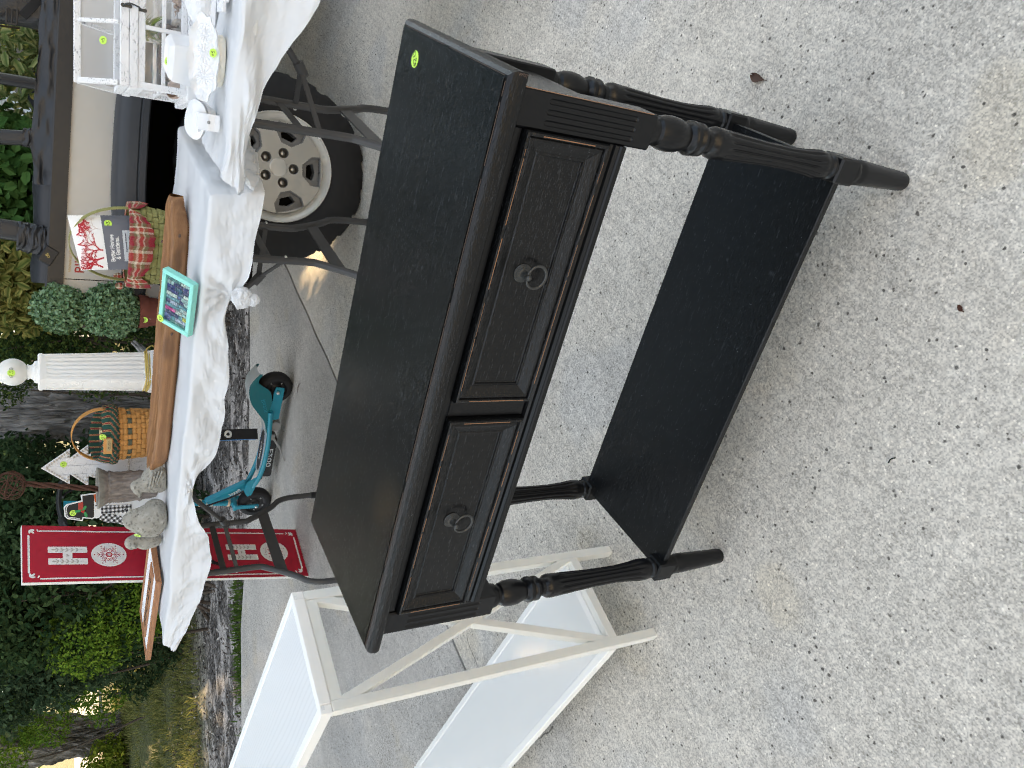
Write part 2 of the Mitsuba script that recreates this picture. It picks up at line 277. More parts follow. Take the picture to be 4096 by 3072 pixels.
# ================================================================ THE SETTING
J0, JD = np.array([.65, 4.22]), np.array([.619, .785])          # the joint between the two slabs of the drive
JNn = np.array([-JD[1], JD[0]])
thing('driveway', kind='structure')
back = [(-9, 6.4), (-6, 5.75), (-2.38, 5.39), (-1.56, 5.36), (-.87, 5.14), (.11, 5.02), (.69, 4.99), (3, 4.95), (9, 4.9)]
full = Polygon(back + [(9, -7), (-9, -7)])
jl = LineString([J0 - JD * 14, J0 + JD * 14])
wig = np.array([J0 + JD * t + JNn * .0035 * math.sin(t * 17) for t in np.linspace(-24, 24, 700)])
halves = full.difference(LineString(wig).buffer(.0065))
for g in halves.geoms:
    if g.area > .5:
        m = prism(g, .12, -.12); part('driveway', 'slab', m, 'concrete')
# soil, grass ground beyond and everything to the horizon: one sheet
xs = np.concatenate([np.linspace(-120, -10, 30), np.linspace(-9.5, 9.5, 190), np.linspace(10, 120, 30)]); ys = np.concatenate([np.linspace(-90, 4.0, 30), np.linspace(4.2, 16, 160), np.linspace(16.5, 140, 50)])
X, Y = np.meshgrid(xs, ys, indexing='ij'); Pg = np.stack([X, Y, X * 0], -1)
near = np.clip((Y - 4.9) / 1.0, 0, 1)
Z = -.035 + near * (.050 * (meshkit.fbm(Pg * np.array([1.6, 1.6, 1]), 3, 5) - .5) + .03 * (meshkit.noise(Pg * 9, 2) - .5)) + .012 * near
thing('ground', kind='structure'); put('ground', grid(np.stack([X, Y, Z], -1), len(xs), len(ys)), 'soil', smooth=True)
labels['joint_dirt'] = {'kind': 'structure'}
put('joint_dirt', bb(-9, 9, -7, 4.7, -.10, -.016, .001), 'soil')
# a street far behind
def street_col(p, n, uv):
    v = .30 + .12 * (fbm(p.x * 3, p.y * 6, 0, 3) - .5) + .06 * (noise(p.x * 30, p.y * 30) - .5); return mi.Color3f(v, v * .99, v * .97)
scene['street_mat'] = principled(base_color=mikit.proc(street_col), roughness=.9, specular=.2)
labels['street'] = {'kind': 'structure'}
put('street', bb(-60, 60, 17.2, 27, -.05, .035, .005), 'street_mat')
labels['dirt_path'] = {'kind': 'structure'}
def path_col(p, n, uv): v = .20 + .20 * (fbm(p.x * 4, p.y * 4, 0, 3) - .5) + .14 * (noise(p.x * 26, p.y * 26) - .5); return mi.Color3f(v * 1.1, v * .93, v * .72)
scene['path_mat'] = principled(base_color=mikit.proc(path_col), roughness=.95, specular=.1)
put('dirt_path', prism(Polygon([(-9.6, 12.5), (-6.2, 14.6), (-6.9, 17.25), (-12.5, 17.25)]), .03, -.012), 'path_mat')

# litter on the soil: chips and dead leaves nobody could count
r = np.random.default_rng(11); n = 15000
P = np.stack([r.uniform(-6.5, 3.2, n), 4.98 + 3.4 * r.uniform(0, 1, n) ** 1.1, np.zeros(n)], -1)
edge = np.interp(P[:, 0], [b[0] for b in back], [b[1] for b in back]); P = P[P[:, 1] > edge + .01]
P[:, 2] = -.018 + .045 * r.uniform(0, 1, len(P))
N = unit(r.normal(size=(len(P), 3)) * .55 + [0, 0, 1])
V, Fc, q = leafmesh(P, N, .024, r, .45, .3, .7)
tone = r.choice(5, len(P), p=[.36, .22, .18, .16, .08]); pal = np.array([(.045, .036, .032), (.11, .09, .075), (.20, .18, .16), (.022, .02, .02), (.42, .40, .37)])
thing('leaf_litter', 'dark leaf litter and bark chips on the soil strip behind the drive', 'leaf litter', kind='stuff')
put('leaf_litter', trimesh.Trimesh(V, Fc, process=False), 'vc_matte', color=np.repeat(pal[tone], q, 0))
# grass
def grass(key, lab, region, n, h, seed, c0, c1):
    r = np.random.default_rng(seed); x0, x1, y0, y1 = region
    P = np.stack([r.uniform(x0, x1, n), r.uniform(y0, y1, n), np.zeros(n) - .03], -1)
    dens = meshkit.fbm(P * np.array([1.3, 1.3, 1]), 3, seed); P = P[dens > r.uniform(.28, .55, n)]
    n = len(P); a = r.uniform(0, 6.283, n); H = h * r.uniform(.5, 1.4, n); le = r.uniform(.1, .7, n) * H; w = .004 + .004 * r.uniform(0, 1, n)
    d = np.stack([np.cos(a), np.sin(a), a * 0], -1); s = np.stack([-np.sin(a), np.cos(a), a * 0], -1)
    V = np.stack([P - s * w[:, None], P + s * w[:, None], P + d * (le * .35)[:, None] + [0, 0, 1] * (H * .6)[:, None] + s * (w * .6)[:, None], P + d * le[:, None] + [0, 0, 1] * H[:, None]], 1)
    k = np.arange(n)[:, None] * 4; Fc = np.vstack([k + [0, 1, 2], k + [0, 2, 3]]); t = r.uniform(0, 1, (n, 1))
    col = np.repeat(np.array(c0) * (1 - t) + np.array(c1) * t, 4, 0)
    thing(key, lab, 'grass', kind='stuff'); put(key, trimesh.Trimesh(V.reshape(-1, 3), Fc, process=False), 'leaf', color=col)
grass('grass', 'patchy green grass between the soil strip and the far tree trunk', (-8.5, -1.3, 7.0, 14.5), 52000, .07, 21, (.10, .125, .035), (.30, .29, .11))
grass('weeds', 'sparse weeds along the back edge of the drive', (-3.2, -1.2, 5.36, 5.62), 1500, .05, 22, (.05, .10, .02), (.12, .18, .04))

# ================================================================ TREES AND SHRUBS
def trunk(name, pts, rad, seed, amp, nu=260, nv=150, c0=(.15, .14, .13), c1=(.46, .44, .42), f=1.0):
    path = smoothpath(pts, nv); R = np.interp(np.linspace(0, 1, len(path)), np.linspace(0, 1, len(rad)), rad); L = np.concatenate([[0], np.cumsum(np.linalg.norm(np.diff(path, axis=0), axis=1))])
    th = np.arange(nu) * 2 * np.pi / nu; A, B = np.meshgrid(L, th, indexing='ij')
    Q = np.stack([np.cos(B) * 3.6 * f, np.sin(B) * 3.6 * f, A * 2.2 * f + .25 * np.sin(B * 3)], -1)
    Q2 = Q + .5 * np.stack([meshkit.fbm(Q * 1.5, 2, seed + 3), meshkit.fbm(Q * 1.5 + 9, 2, seed + 4), Q[..., 2] * 0], -1)
    rd = ridged(Q2 * np.array([1.7, 1.7, 1.5]), 3, seed); fine = meshkit.fbm(Q * 6, 3, seed + 1)
    crk = lambda q, sd: np.clip(((1 - np.abs(2 * meshkit.noise(q, sd) - 1)) - .62) / .30, 0, 1)
    h = 1 - np.maximum(crk(Q2 * np.array([1.9, 1.9, 1.3]), seed), .75 * crk(Q2 * np.array([3.6, 3.6, 2.8]) + 5, seed + 2)); t = np.gradient(path, axis=0); t = unit(t); a = unit(np.cross(t, [0.0, 1.0, .1])); b = np.cross(t, a)
    RR = R[:, None] * (1 + .07 * np.sin(2 * B + A * .6) + .05 * np.sin(3 * B - A)) + amp * (h - .5) + amp * .30 * (fine - .5) + amp * .4 * (rd - .5)
    V = path[:, None] + RR[..., None] * (np.cos(B)[..., None] * a[:, None] + np.sin(B)[..., None] * b[:, None])
    lich = np.clip((meshkit.fbm(Q * .8 + 20, 3, seed + 7) - .5) * 3, 0, 1)
    w = np.clip(.30 + 1.1 * (fine - .5) + .8 * lich + .5 * (meshkit.noise(Q * np.array([7, 7, 3.0]), seed + 8) - .5), 0, 1)[..., None]
    return grid(V, len(path), nu, False, True), (np.array(c0) * (1 - w) + np.array(c1) * w).reshape(-1, 3)
def limb(pts, rad, seed):
    m, c = trunk('x', pts, rad, seed, rad[0] * .12, 36, 40); return m, c
def crown(c, rad, n, size, seed, c0=(.030, .065, .018), c1=(.085, .14, .03), clumps=60):
    r = np.random.default_rng(seed); d = unit(r.normal(size=(clumps, 3))); cc = np.array(c) + d * np.array(rad) * (r.uniform(.25, 1, (clumps, 1)) ** .5)
    return leaf_cloud([(tuple(p), tuple(np.array(rad) * r.uniform(.16, .30))) for p in cc], n, size, c0, c1, seed, shell=.9, aspect=.55)
# the oak behind the table
k = thing('oak_tree', 'broad grey oak trunk with furrowed bark behind the table, right of the white wooden tree', 'tree')
m, c = trunk('trunk', [(-.22, 7.6, -.25), (-.21, 7.58, .3), (-.20, 7.55, .9), (-.19, 7.55, 1.35), (-.24, 7.6, 1.9), (-.32, 7.7, 3.0), (-.2, 7.8, 4.4)], [.27, .212, .205, .215, .235, .21, .16], 5, .048, 420, 520)
part(k, 'trunk', m, 'vc_matte', smooth=True, color=c)
for i, (pts, rad) in enumerate([([(-.22, 7.6, 1.55), (-.62, 7.5, 2.05), (-1.3, 7.3, 2.9), (-2.2, 7.0, 4.0)], [.15, .13, .10, .05]), ([(-.2, 7.6, 1.5), (.22, 7.65, 2.1), (.9, 7.8, 3.1), (1.9, 8.0, 4.4)], [.14, .12, .09, .05]), ([(-.25, 7.7, 3.4), (-.1, 7.0, 4.4), (.4, 6.2, 5.4)], [.13, .1, .05])]):
    m, c = limb(pts, rad, 40 + i); part(k, 'limb', m, 'vc_matte', smooth=True, color=c)
for i, (cx, rad) in enumerate([((-1.7, 8.9, 5.2), (2.2, 2.2, 1.9)), ((2.4, 7.6, 3.9), (2.4, 2.0, 1.5)), ((-3.4, 7.8, 4.8), (2.2, 2.0, 1.9)), ((.5, 7.0, 8.4), (3.4, 1.9, 2.2)), ((3.6, 6.4, 7.4), (2.0, 1.8, 1.8))]):
    m, c = crown(cx, rad, 12000, .14, 60 + i); part(k, 'crown', m, 'leaf', color=c)
# the leaning oak far left
k = thing('oak_tree', 'leaning oak trunk at the far left beyond the grass', 'tree')
m, c = trunk('trunk', [(-5.12, 13.2, -.2), (-5.06, 13.15, .25), (-5.0, 13.1, .6), (-4.86, 13.0, 1.3), (-4.6, 12.9, 2.1), (-4.2, 12.8, 3.6), (-4.0, 12.9, 5.5)], [.29, .235, .245, .33, .36, .30, .2], 9, .07, 300, 360, (.10, .09, .08), (.36, .33, .30), .8)
part(k, 'trunk', m, 'vc_matte', smooth=True, color=c)
for i, (cx, rad) in enumerate([((-4.0, 13.0, 7.0), (4.2, 3.4, 2.8)), ((-7.2, 13.8, 6.2), (3, 2.6, 2.2)), ((-1.4, 13.4, 6.0), (3.0, 2.4, 2.4))]):
    m, c = crown(cx, rad, 9000, .17, 70 + i); part(k, 'crown', m, 'leaf', color=c)
# trees farther back that close the view and screen the low sun
for i, (x, y, s, lab) in enumerate([(-8.5, 16.2, 1.0, 'tall tree standing beyond the leaning oak'), (-4.3, 16.0, .95, 'tree at the upper left whose bright leaves show beside the red sign'), (.6, 14.6, 1.1, 'dark full tree behind the furrowed oak trunk'), (4.6, 13.4, 1.1, 'dark tree standing beyond the parked white car'), (8.8, 13.0, 1.2, 'tree at the far right behind the tan vehicle'), (-13.5, 15.5, 1.2, 'tree at the far left edge beyond the grass')]):
    k = thing('street_tree', lab, 'tree')
    m, c = trunk('t', [(x, y, -.2), (x + .05, y, 1.2), (x - .05, y, 3.0), (x, y, 5.2)], [.20, .16, .15, .1], 80 + i, .03, 60, 60, (.10, .065, .045), (.22, .15, .11)); part(k, 'trunk', m, 'vc_matte', smooth=True, color=c)
    for j, (dx, dz, rad) in enumerate([(0, 6.2 * s, (3.2 * s, 2.6 * s, 2.8 * s)), (.6, 2.7 * s, (2.7 * s, 2.0 * s, 1.7 * s))]):
        m, c = crown((x + dx, y + .3, dz), rad, 9000, .16, 90 + 2 * i + j, (.045, .085, .018), (.14, .20, .035)); part(k, 'crown', m, 'leaf', color=c)
def shrub(name, lab, blobs, n, size, c0, c1, seed, cat_='shrub', stems=7, mat='leaf', **kw):
    k = thing(name, lab, cat_); m, c = leaf_cloud(blobs, n, size, c0, c1, seed, **kw); part(k, 'foliage', m, mat, color=c)
    r = np.random.default_rng(seed + 1)
    for i in range(stems):
        b = blobs[i % len(blobs)]; tip = np.array(b[0]) + r.normal(size=3) * np.array(b[1]) * .45; base = np.array([b[0][0] + r.normal() * .12, b[0][1] + r.normal() * .1, -.05])
        sp = smoothpath([base, (tip + base) / 2 + r.normal(size=3) * .08, tip], 12); part(k, 'stem', tube(sp, np.linspace(.014, .005, len(sp)), 6), 'vc_matte', color=(.09, .07, .055))
    return k
dk0, dk1 = (.024, .052, .022), (.075, .125, .045)
shrub('variegated_shrub', 'shrub with yellow-edged leaves just left of the black vehicle post', [((.74, 5.75, .75), (.26, .40, .70)), ((.68, 5.7, 1.25), (.30, .35, .36))], 5200, .075, (.06, .10, .025), (.15, .17, .045), 101, edge=(.44, .38, .12), four=True)
shrub('oak_leaf_shrub', 'glossy green shrub seen between the two black posts of the vehicle', [((1.16, 5.9, .9), (.42, .4, .65)), ((1.3, 5.85, 1.35), (.45, .35, .3))], 3600, .085, (.045, .11, .03), (.11, .21, .06), 102, aspect=.62, four=True)
shrub('variegated_shrub', 'loose shrub with pale-edged leaves in front of the white car', [((1.95, 5.9, .9), (.38, .35, .55)), ((2.25, 5.75, 1.3), (.38, .3, .3))], 1700, .075, (.07, .13, .04), (.13, .19, .06), 103, edge=(.42, .42, .20), four=True)
shrub('boxwood_shrub', 'dark small-leaved shrub behind the potted topiary', [((.30, 6.3, .70), (.33, .40, .66)), ((.34, 6.35, 1.2), (.30, .40, .36)), ((.12, 6.7, 1.35), (.22, .3, .22))], 13000, .030, dk0, (.11, .15, .035), 104)
shrub('evergreen_shrub', 'dark glossy shrub behind the snowman cutout', [((-.92, 6.5, .75), (.45, .45, .70)), ((-.85, 6.6, 1.25), (.45, .4, .40)), ((-.62, 6.9, .5), (.3, .4, .5)), ((-.58, 7.25, 1.2), (.24, .3, .36))], 9500, .052, dk0, (.085, .13, .06), 105, aspect=.5, four=True)
shrub('evergreen_shrub', 'dark glossy shrub behind the top of the red sign', [((-1.55, 6.7, .85), (.48, .45, .70)), ((-1.6, 6.9, 1.4), (.5, .4, .36))], 9500, .052, dk0, (.085, .13, .05), 106, aspect=.5, four=True)
shrub('yellow_green_shrub', 'bright yellow-green small-leaved shrub left of the red sign', [((-1.62, 6.45, .55), (.26, .30, .30)), ((-1.78, 6.5, .80), (.28, .3, .28)), ((-1.45, 6.4, .36), (.20, .25, .24))], 11000, .026, (.08, .16, .02), (.24, .34, .045), 107, aspect=.6)
shrub('evergreen_shrub', 'large dull green shrub between the bright shrub and the leaning oak', [((-2.32, 8.1, .95), (.42, .4, .48)), ((-2.50, 8.3, 1.35), (.45, .4, .40)), ((-2.0, 8.0, 1.3), (.42, .4, .42)), ((-2.55, 8.7, .58), (.32, .3, .30))], 12000, .058, (.038, .07, .036), (.11, .16, .085), 108, aspect=.45, four=True)
shrub('weeping_shrub', 'arching shrub with fine bright leaves in front of the leaning oak', [((-3.62, 10.6, 1.05), (.46, .4, .36)), ((-3.30, 10.5, .78), (.36, .4, .30)), ((-3.95, 10.7, 1.40), (.44, .4, .28)), ((-3.2, 10.6, 1.45), (.5, .4, .3)), ((-3.05, 10.3, .62), (.38, .35, .28)), ((-3.22, 9.7, .50), (.42, .3, .26)), ((-2.86, 9.6, .66), (.32, .3, .26))], 13000, .052, (.08, .16, .022), (.22, .32, .05), 109, aspect=.38, out=.3, upb=-.1)
shrub('yellow_green_shrub', 'low sunlit leafy clump at the foot of the leaning oak', [((-5.35, 12.6, .25), (.42, .35, .30)), ((-5.9, 12.9, .3), (.45, .35, .34))], 3500, .07, (.10, .16, .02), (.30, .34, .05), 110)
shrub('evergreen_shrub', 'low dark ground shrub at the edge of the grass left of the table', [((-2.75, 9.0, .22), (.40, .4, .28)), ((-2.2, 7.7, .16), (.30, .3, .20))], 3000, .06, (.02, .045, .02), (.08, .11, .05), 111, aspect=.4)
for i, (x, y) in enumerate([(2.9, 6.6), (3.9, 6.4)]):
    shrub('evergreen_shrub', ['dark leafy shrub beside the white car', 'dark leafy shrub at the far right behind the vehicle'][i], [((x, y + .2, .6), (.5, .45, .6))], 3500, .07, dk0, (.06, .10, .035), 113 + i)
for i, (x, y, h, lab) in enumerate([(-1.15, 8.7, 1.5, 'tall dark shrub filling the gap behind the snowman and the red sign'), (.9, 8.9, 1.2, 'tall dark shrub right of the furrowed oak trunk'), (-2.2, 9.8, 1.15, 'tall dark shrub farther back behind the bright shrub')]):
    shrub('evergreen_shrub', lab, [((x, y, h * .62), (.85, .6, h * .62)), ((x + .35, y + .1, h * 1.25), (.75, .5, h * .5)), ((x - .4, y, h * 1.15), (.6, .5, h * .5))], 9000, .075, (.02, .044, .018), (.06, .10, .035), 160 + i, aspect=.45)
K = thing('unseen_house', 'grey house with a panelled garage door, added out of view to block low sky light', 'unseen_house')  # added behind the viewer, never in view; keeps low sky off the front faces
part(K, 'wall', cat(bb(-9, -3.0, -5.7, -5.5, -.05, 3.3), bb(3.0, 9, -5.7, -5.5, -.05, 3.3), bb(-3.0, 3.0, -5.7, -5.5, 2.5, 3.3)), 'vc_matte', color=(.30, .31, .32))
part(K, 'roof', trimesh.convex.convex_hull(np.array([(-9.6, -5.0, 3.25), (9.6, -5.0, 3.25), (-9.6, -10, 5.6), (9.6, -10, 5.6), (-9.6, -5.0, 3.35), (9.6, -5.0, 3.35), (-9.6, -15, 3.3), (9.6, -15, 3.3)])), 'vc_matte', color=(.07, .075, .08))
dk_ = part(K, 'garage_door', bb(-2.98, 2.98, -5.66, -5.60, 0.0, 2.48), 'vc_matte', color=(.42, .43, .44))
for i in range(4):
    for j in range(6): put(numbered(dk_ + '__panel'), bb(-2.9 + .98 * j, -2.02 + .98 * j, -5.602, -5.585, .08 + .61 * i, .56 + .61 * i, .01), 'vc_matte', color=(.42, .43, .44))
for i, (x, y, lab) in enumerate([(-8.2, .5, 'unseen tall tree added left of the drive to cut low fill light'), (9.2, 1.5, 'unseen tall tree added right of the drive to cut low fill light')]):  # unseen trees added at both sides to reduce fill and deepen contact shadows
    k = thing('unseen_yard_tree', lab, 'tree'); m, c = trunk('t', [(x, y, -.2), (x, y, 2.0), (x + .1, y, 5.0)], [.24, .19, .13], 180 + i, .03, 60, 60); part(k, 'trunk', m, 'vc_matte', smooth=True, color=c)
    m, c = crown((x, y, 5.2), (2.8, 3.6, 2.9), 11000, .17, 182 + i, clumps=70); part(k, 'crown', m, 'leaf', color=c)
# grey root / driftwood behind the topiary pot
k = thing('driftwood', 'gnarled grey piece of driftwood on the soil behind the white column', 'driftwood')
for i, pts in enumerate([[(.02, 5.85, .06), (.12, 5.7, .28), (.18, 5.6, .46), (.30, 5.55, .60)], [(.05, 5.75, .12), (.24, 5.62, .30), (.36, 5.55, .44)], [(-.06, 5.8, .1), (.05, 5.62, .24), (.14, 5.52, .30)]]):
    m, c = trunk('d', pts, [.055, .05, .035, .012], 130 + i, .016, 40, 50, (.16, .155, .15), (.46, .45, .43), 1.5); part(k, 'branch', m, 'vc_matte', smooth=True, color=c)
# white car beyond the shrubs
k = thing('parked_car', 'white car partly hidden by the pale-edged shrub', 'car')
prof = [(-2.1, .32), (-2.15, .62), (-2.0, .92), (-1.35, 1.02), (-.75, 1.46), (.7, 1.52), (1.55, 1.08), (2.15, .95), (2.2, .4), (2.1, .3)]
def side(pts, w, bev):
    a = [(x, -w, z) for x, z in pts]; b = [(x, w, z) for x, z in pts]; return trimesh.convex.convex_hull(np.array([(x * (1 if z < 1.05 else .97), s * (w if z < 1.05 else w - bev), z) for x, z in pts for s in (-1, 1)]))
CM = place(3.3, 8.6, 0, .08)
part(k, 'body', cat(side([p for p in prof if p[1] < 1.1], .86, .1), side([(-1.3, 1.0), (-.75, 1.46), (.7, 1.52), (1.5, 1.0)], .80, .12)), 'car_white', M=CM)
for s in (-1, 1):
    part(k, 'window', mov(prism(Polygon([(-1.1, 1.06), (-.7, 1.40), (-.05, 1.43), (-.05, 1.06)]), .01), 0, 0, 0), 'window_dark', M=CM @ basis((0, s * .845, 0), (1, 0, 0), (0, 0, 1))); part(k, 'window', prism(Polygon([(.03, 1.06), (.03, 1.43), (.65, 1.45), (1.2, 1.06)]), .01), 'window_dark', M=CM @ basis((0, s * .845, 0), (1, 0, 0), (0, 0, 1)))
    for x in (-1.35, 1.4): part(k, 'wheel', lathe([(-.1, 0), (-.1, .28), (-.07, .32), (.07, .32), (.1, .28), (.1, 0)], 32), 'rubber', M=CM @ basis((x, s * .80, .32), (1, 0, 0), (0, 0, 1)))

# ================================================================ THE BLACK CONSOLE TABLE
K = thing('console_table', 'black two-drawer console table with turned fluted legs and a lower shelf on the concrete', 'console table')
CM = np.eye(4); CM[:2, 0] = CA; CM[:2, 1] = CB; CM[:2, 3] = CC
W2, D2 = .4256, .1576
LX, LYF, LYB = .3885, -.1185, .1290
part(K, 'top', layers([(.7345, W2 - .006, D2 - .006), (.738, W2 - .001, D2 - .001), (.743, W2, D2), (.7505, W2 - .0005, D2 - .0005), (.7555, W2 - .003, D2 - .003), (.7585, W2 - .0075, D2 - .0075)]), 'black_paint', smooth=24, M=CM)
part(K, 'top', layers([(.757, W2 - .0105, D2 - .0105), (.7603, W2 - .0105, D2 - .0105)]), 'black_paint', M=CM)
def flutes(z, th):
    lo, hi = .205, .405
    w = np.clip((z - lo) / .02, 0, 1) * np.clip((hi - z) / .012, 0, 1)
    return 1 - w * .15 * (np.abs(np.cos(th * 6.0 + .3)) ** 5)
turned = [(.5385, .0005), (.5385, .0195), (.533, .0205), (.528, .0195), (.524, .0150), (.520, .0150), (.517, .0182), (.508, .0212), (.497, .0222), (.485, .0212), (.474, .0178), (.469, .0160), (.466, .0200), (.462, .0220), (.457, .0218), (.4535, .0185), (.4515, .0190), (.448, .0212), (.444, .0208), (.4405, .0172), (.436, .0150), (.430, .0155), (.424, .0195), (.418, .0208)]
zz = np.linspace(.416, .200, 60); fr = np.interp(zz, [.200, .206, .215, .235, .27, .32, .37, .40, .416], [.0195, .0208, .0204, .0180, .0158, .0162, .0185, .0200, .0207])
turned += [(float(a), float(b)) for a, b in zip(zz, fr)] + [(.197, .0200), (.194, .0165), (.190, .0165), (.187, .0190), (.183, .0192), (.1795, .0175), (.1795, .0005)]
foot = [(.1375, .0005), (.1375, .0180), (.133, .0192), (.128, .0185), (.125, .0168), (.121, .0172), (.117, .0190), (.110, .0188), (.006, .0148), (.001, .0138), (.0, .0125), (.0, .0005)]
for sx in (-1, 1):
    for yb in (LYF, LYB):
        q = .0215
        blk = mf(bb(-q, q, -q, q, .5365, .7345, .0022))
        if yb == LYF:
            for gx in (-.0118, 0, .0118):
                c = m3.Manifold.hull(m3.Manifold.sphere(.0036, 16).translate([gx, -q - .0012, .568]) + m3.Manifold.sphere(.0036, 16).translate([gx, -q - .0012, .690])); blk = blk - c
        lt = lathe(turned, 144, flutes); lf = lathe(foot, 40)
        m = cat(tm(blk), lt, bb(-.0195, .0195, -.0195, .0195, .137, .180, .003), lf)
        part(K, 'leg', m, 'black_turned', smooth=28, M=CM @ place(sx * LX, yb, 0))
fy = LYF - .0215
ins = LX - .0215
part(K, 'rail', bb(-ins, ins, fy + .004, fy + .020, .7155, .7345), 'black_turned', M=CM)
part(K, 'divider', bb(-.0165, .0095, fy + .004, fy + .020, .5975, .7155), 'black_turned', M=CM)
moul = Polygon([(0, .5965), (-.0015, .5965), (-.006, .595), (-.0075, .5915), (-.005, .5895), (-.0085, .588), (-.0105, .584), (-.0085, .5815), (-.0105, .5795), (-.0105, .5735), (.012, .5735), (.012, .5965)])
Mx = np.eye(4); Mx[:3, 0], Mx[:3, 1], Mx[:3, 2], Mx[:3, 3] = [0, 1, 0], [0, 0, 1], [1, 0, 0], [-ins, fy + .006, 0]
part(K, 'moulded_rail', extr(moul, 2 * ins, Mx), 'black_turned', smooth=35, M=CM)
for sx in (-1, 1): part(K, 'side_panel', bb(sx * (LX + .008) - .004, sx * (LX + .008) + .004, LYF + .0215, LYB - .0215, .575, .7345), 'black_turned', M=CM)
part(K, 'back_panel', bb(-ins, ins, LYB + .006, LYB + .014, .575, .7345), 'black_turned', M=CM)
part(K, 'drawer_bottom', bb(-ins, ins, fy + .021, LYB + .005, .580, .590), 'black_turned', M=CM)
def ring_moulding(w, h, prof):
    rows = [[(-w / 2 + i, -h / 2 + i, z), (w / 2 - i, -h / 2 + i, z), (w / 2 - i, h / 2 - i, z), (-w / 2 + i, h / 2 - i, z)] for i, z in prof]; return grid(np.array(rows), len(rows), 4, False, True)
for a0, a1 in ((.0105, .3665), (-.3665, -.0175)):
    dk = numbered(K + '__drawer'); w, h = a1 - a0, .1165
    DM = CM @ basis(((a0 + a1) / 2, fy + .004, .6565), (1, 0, 0), (0, 0, 1))
    prof_ = [(0, -.016), (0, .0075), (.0012, .0100), (.0036, .0108), (.0052, .0098), (.0062, .0070), (.0078, .0082), (.0100, .0084), (.0122, .0076), (.0228, .0020), (.0246, .0030), (.0258, .0026), (.0268, .0002), (.0280, -.0005)]
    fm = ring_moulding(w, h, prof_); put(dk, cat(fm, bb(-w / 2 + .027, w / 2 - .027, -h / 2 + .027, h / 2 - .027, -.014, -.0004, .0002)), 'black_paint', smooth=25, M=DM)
    px = .006 if a0 > 0 else -.004
    put(numbered(dk + '__pull_plate'), cat(lathe([(-.001, .0122), (.0008, .0126), (.0020, .0118), (.0022, .0104), (.0032, .0098), (.0034, .0084), (.0044, .0078), (.0050, .0056), (.0080, .0042), (.0125, .0040), (.0125, .0005)], 36), mov(trimesh.creation.icosphere(2, .0042), 0, -.0005, .0150)), 'pewter', smooth=40, M=DM @ place(px, .006, 0))
    th = np.linspace(0, 2 * np.pi, 49)[:-1]; R = .0150
    ring = np.stack([R * np.sin(th), -R + R * np.cos(th), 0 * th], -1); c, s = math.cos(.30), math.sin(.30)
    ring = np.stack([ring[:, 0], ring[:, 1] * c, -ring[:, 1] * s * .35 + .0125 + ring[:, 1] * .18], -1)
    put(numbered(dk + '__pull_ring'), tube(ring, .0020 + .0004 * np.cos(th * 1.0 + np.pi), 10, True), 'pewter', smooth=True, M=DM @ place(px, .006, 0))
    # paint rubbed through to the wood on the raised lip
    r = np.random.default_rng(5 if a0 > 0 else 6); strips = []
    for (x0, x1, y) in ((-w / 2 + .02, w / 2 - .02, h / 2 - .0036), (-w / 2 + .03, w / 2 - .02, -h / 2 + .0036)):
        x = x0
        while x < x1:
            L = r.uniform(.02, .09); e = min(x1, x + L); strips.append(bar((x, y + r.normal() * .0003, .01083), (e, y + r.normal() * .0003, .01083), .0009 * r.uniform(.5, 1.1), .0004, (0, 0, 1), .0001)); x = e + r.uniform(.002, .018)
    for x, y0, y1 in ((w / 2 - .0036, -h / 2 + .022, h / 2 - .022), (-w / 2 + .0036, -h / 2 + .012, h / 2 - .02)): strips.append(bar((x, y0, .01083), (x, y1, .01083), .0010, .0004, (0, 0, 1), .0001))
    put(numbered(dk + '__worn_edge'), cat(*strips), 'worn_wood', M=DM)
r = np.random.default_rng(9); st = []
for (p0, p1) in (((-W2 + .0085, -D2 + .0085), (W2 - .0085, -D2 + .0085)), ((W2 - .0085, -D2 + .0085), (W2 - .0085, D2 - .012))):
    p0, p1 = np.array(p0), np.array(p1); L = np.linalg.norm(p1 - p0); d = (p1 - p0) / L; x = .004
    while x < L - .01:
        e = min(L - .005, x + r.uniform(.03, .16)); st.append(bar((*(p0 + d * x), .7590), (*(p0 + d * e), .7590),   .0006 * r.uniform(.4, 1), .0006, (0, 0, 1), .0001)); x = e + r.uniform(.001, .02)
for i in range(9): st.append(bar((W2 - .002 - r.uniform(0, .004), -D2 - .0002, .738 + r.uniform(0, .014)), (W2 - .001 - r.uniform(0, .004), -D2 - .0002, .738 + r.uniform(0, .014)), .0004, .0005, (0, 1, 0), .0001))
part(K, 'worn_edge', cat(*st), 'worn_dull', M=CM)
part(K, 'worn_edge', bar((LX + .0213, LYF - .0213, .545), (LX + .0213, LYF - .0213, .730), .0007, .0007, (0, 1, 0), .0001), 'worn_wood', M=CM)
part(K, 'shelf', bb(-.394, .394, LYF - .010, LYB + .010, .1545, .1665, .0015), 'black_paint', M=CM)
# long scratches in the top
sc = []
for pts in ([(-.16, .03), (-.13, .005), (-.085, -.02), (-.055, -.032)], [(-.04, .10), (-.012, .085), (.01, .078)], [(.05, .02), (.058, .012)]):
    pts = smoothpath([(x, y, .7603) for x, y in pts], 30); part(K, 'scratch', tube(pts, .00009, 5), 'flare', M=CM)
sticker(K, CM[:3, :3] @ np.array([.385, .090, .7604]) + CM[:3, 3], CM[:3, 0] * .8 + CM[:3, 1] * .6, CM[:3, 1] * .8 - CM[:3, 0] * .6, '20', .0105)

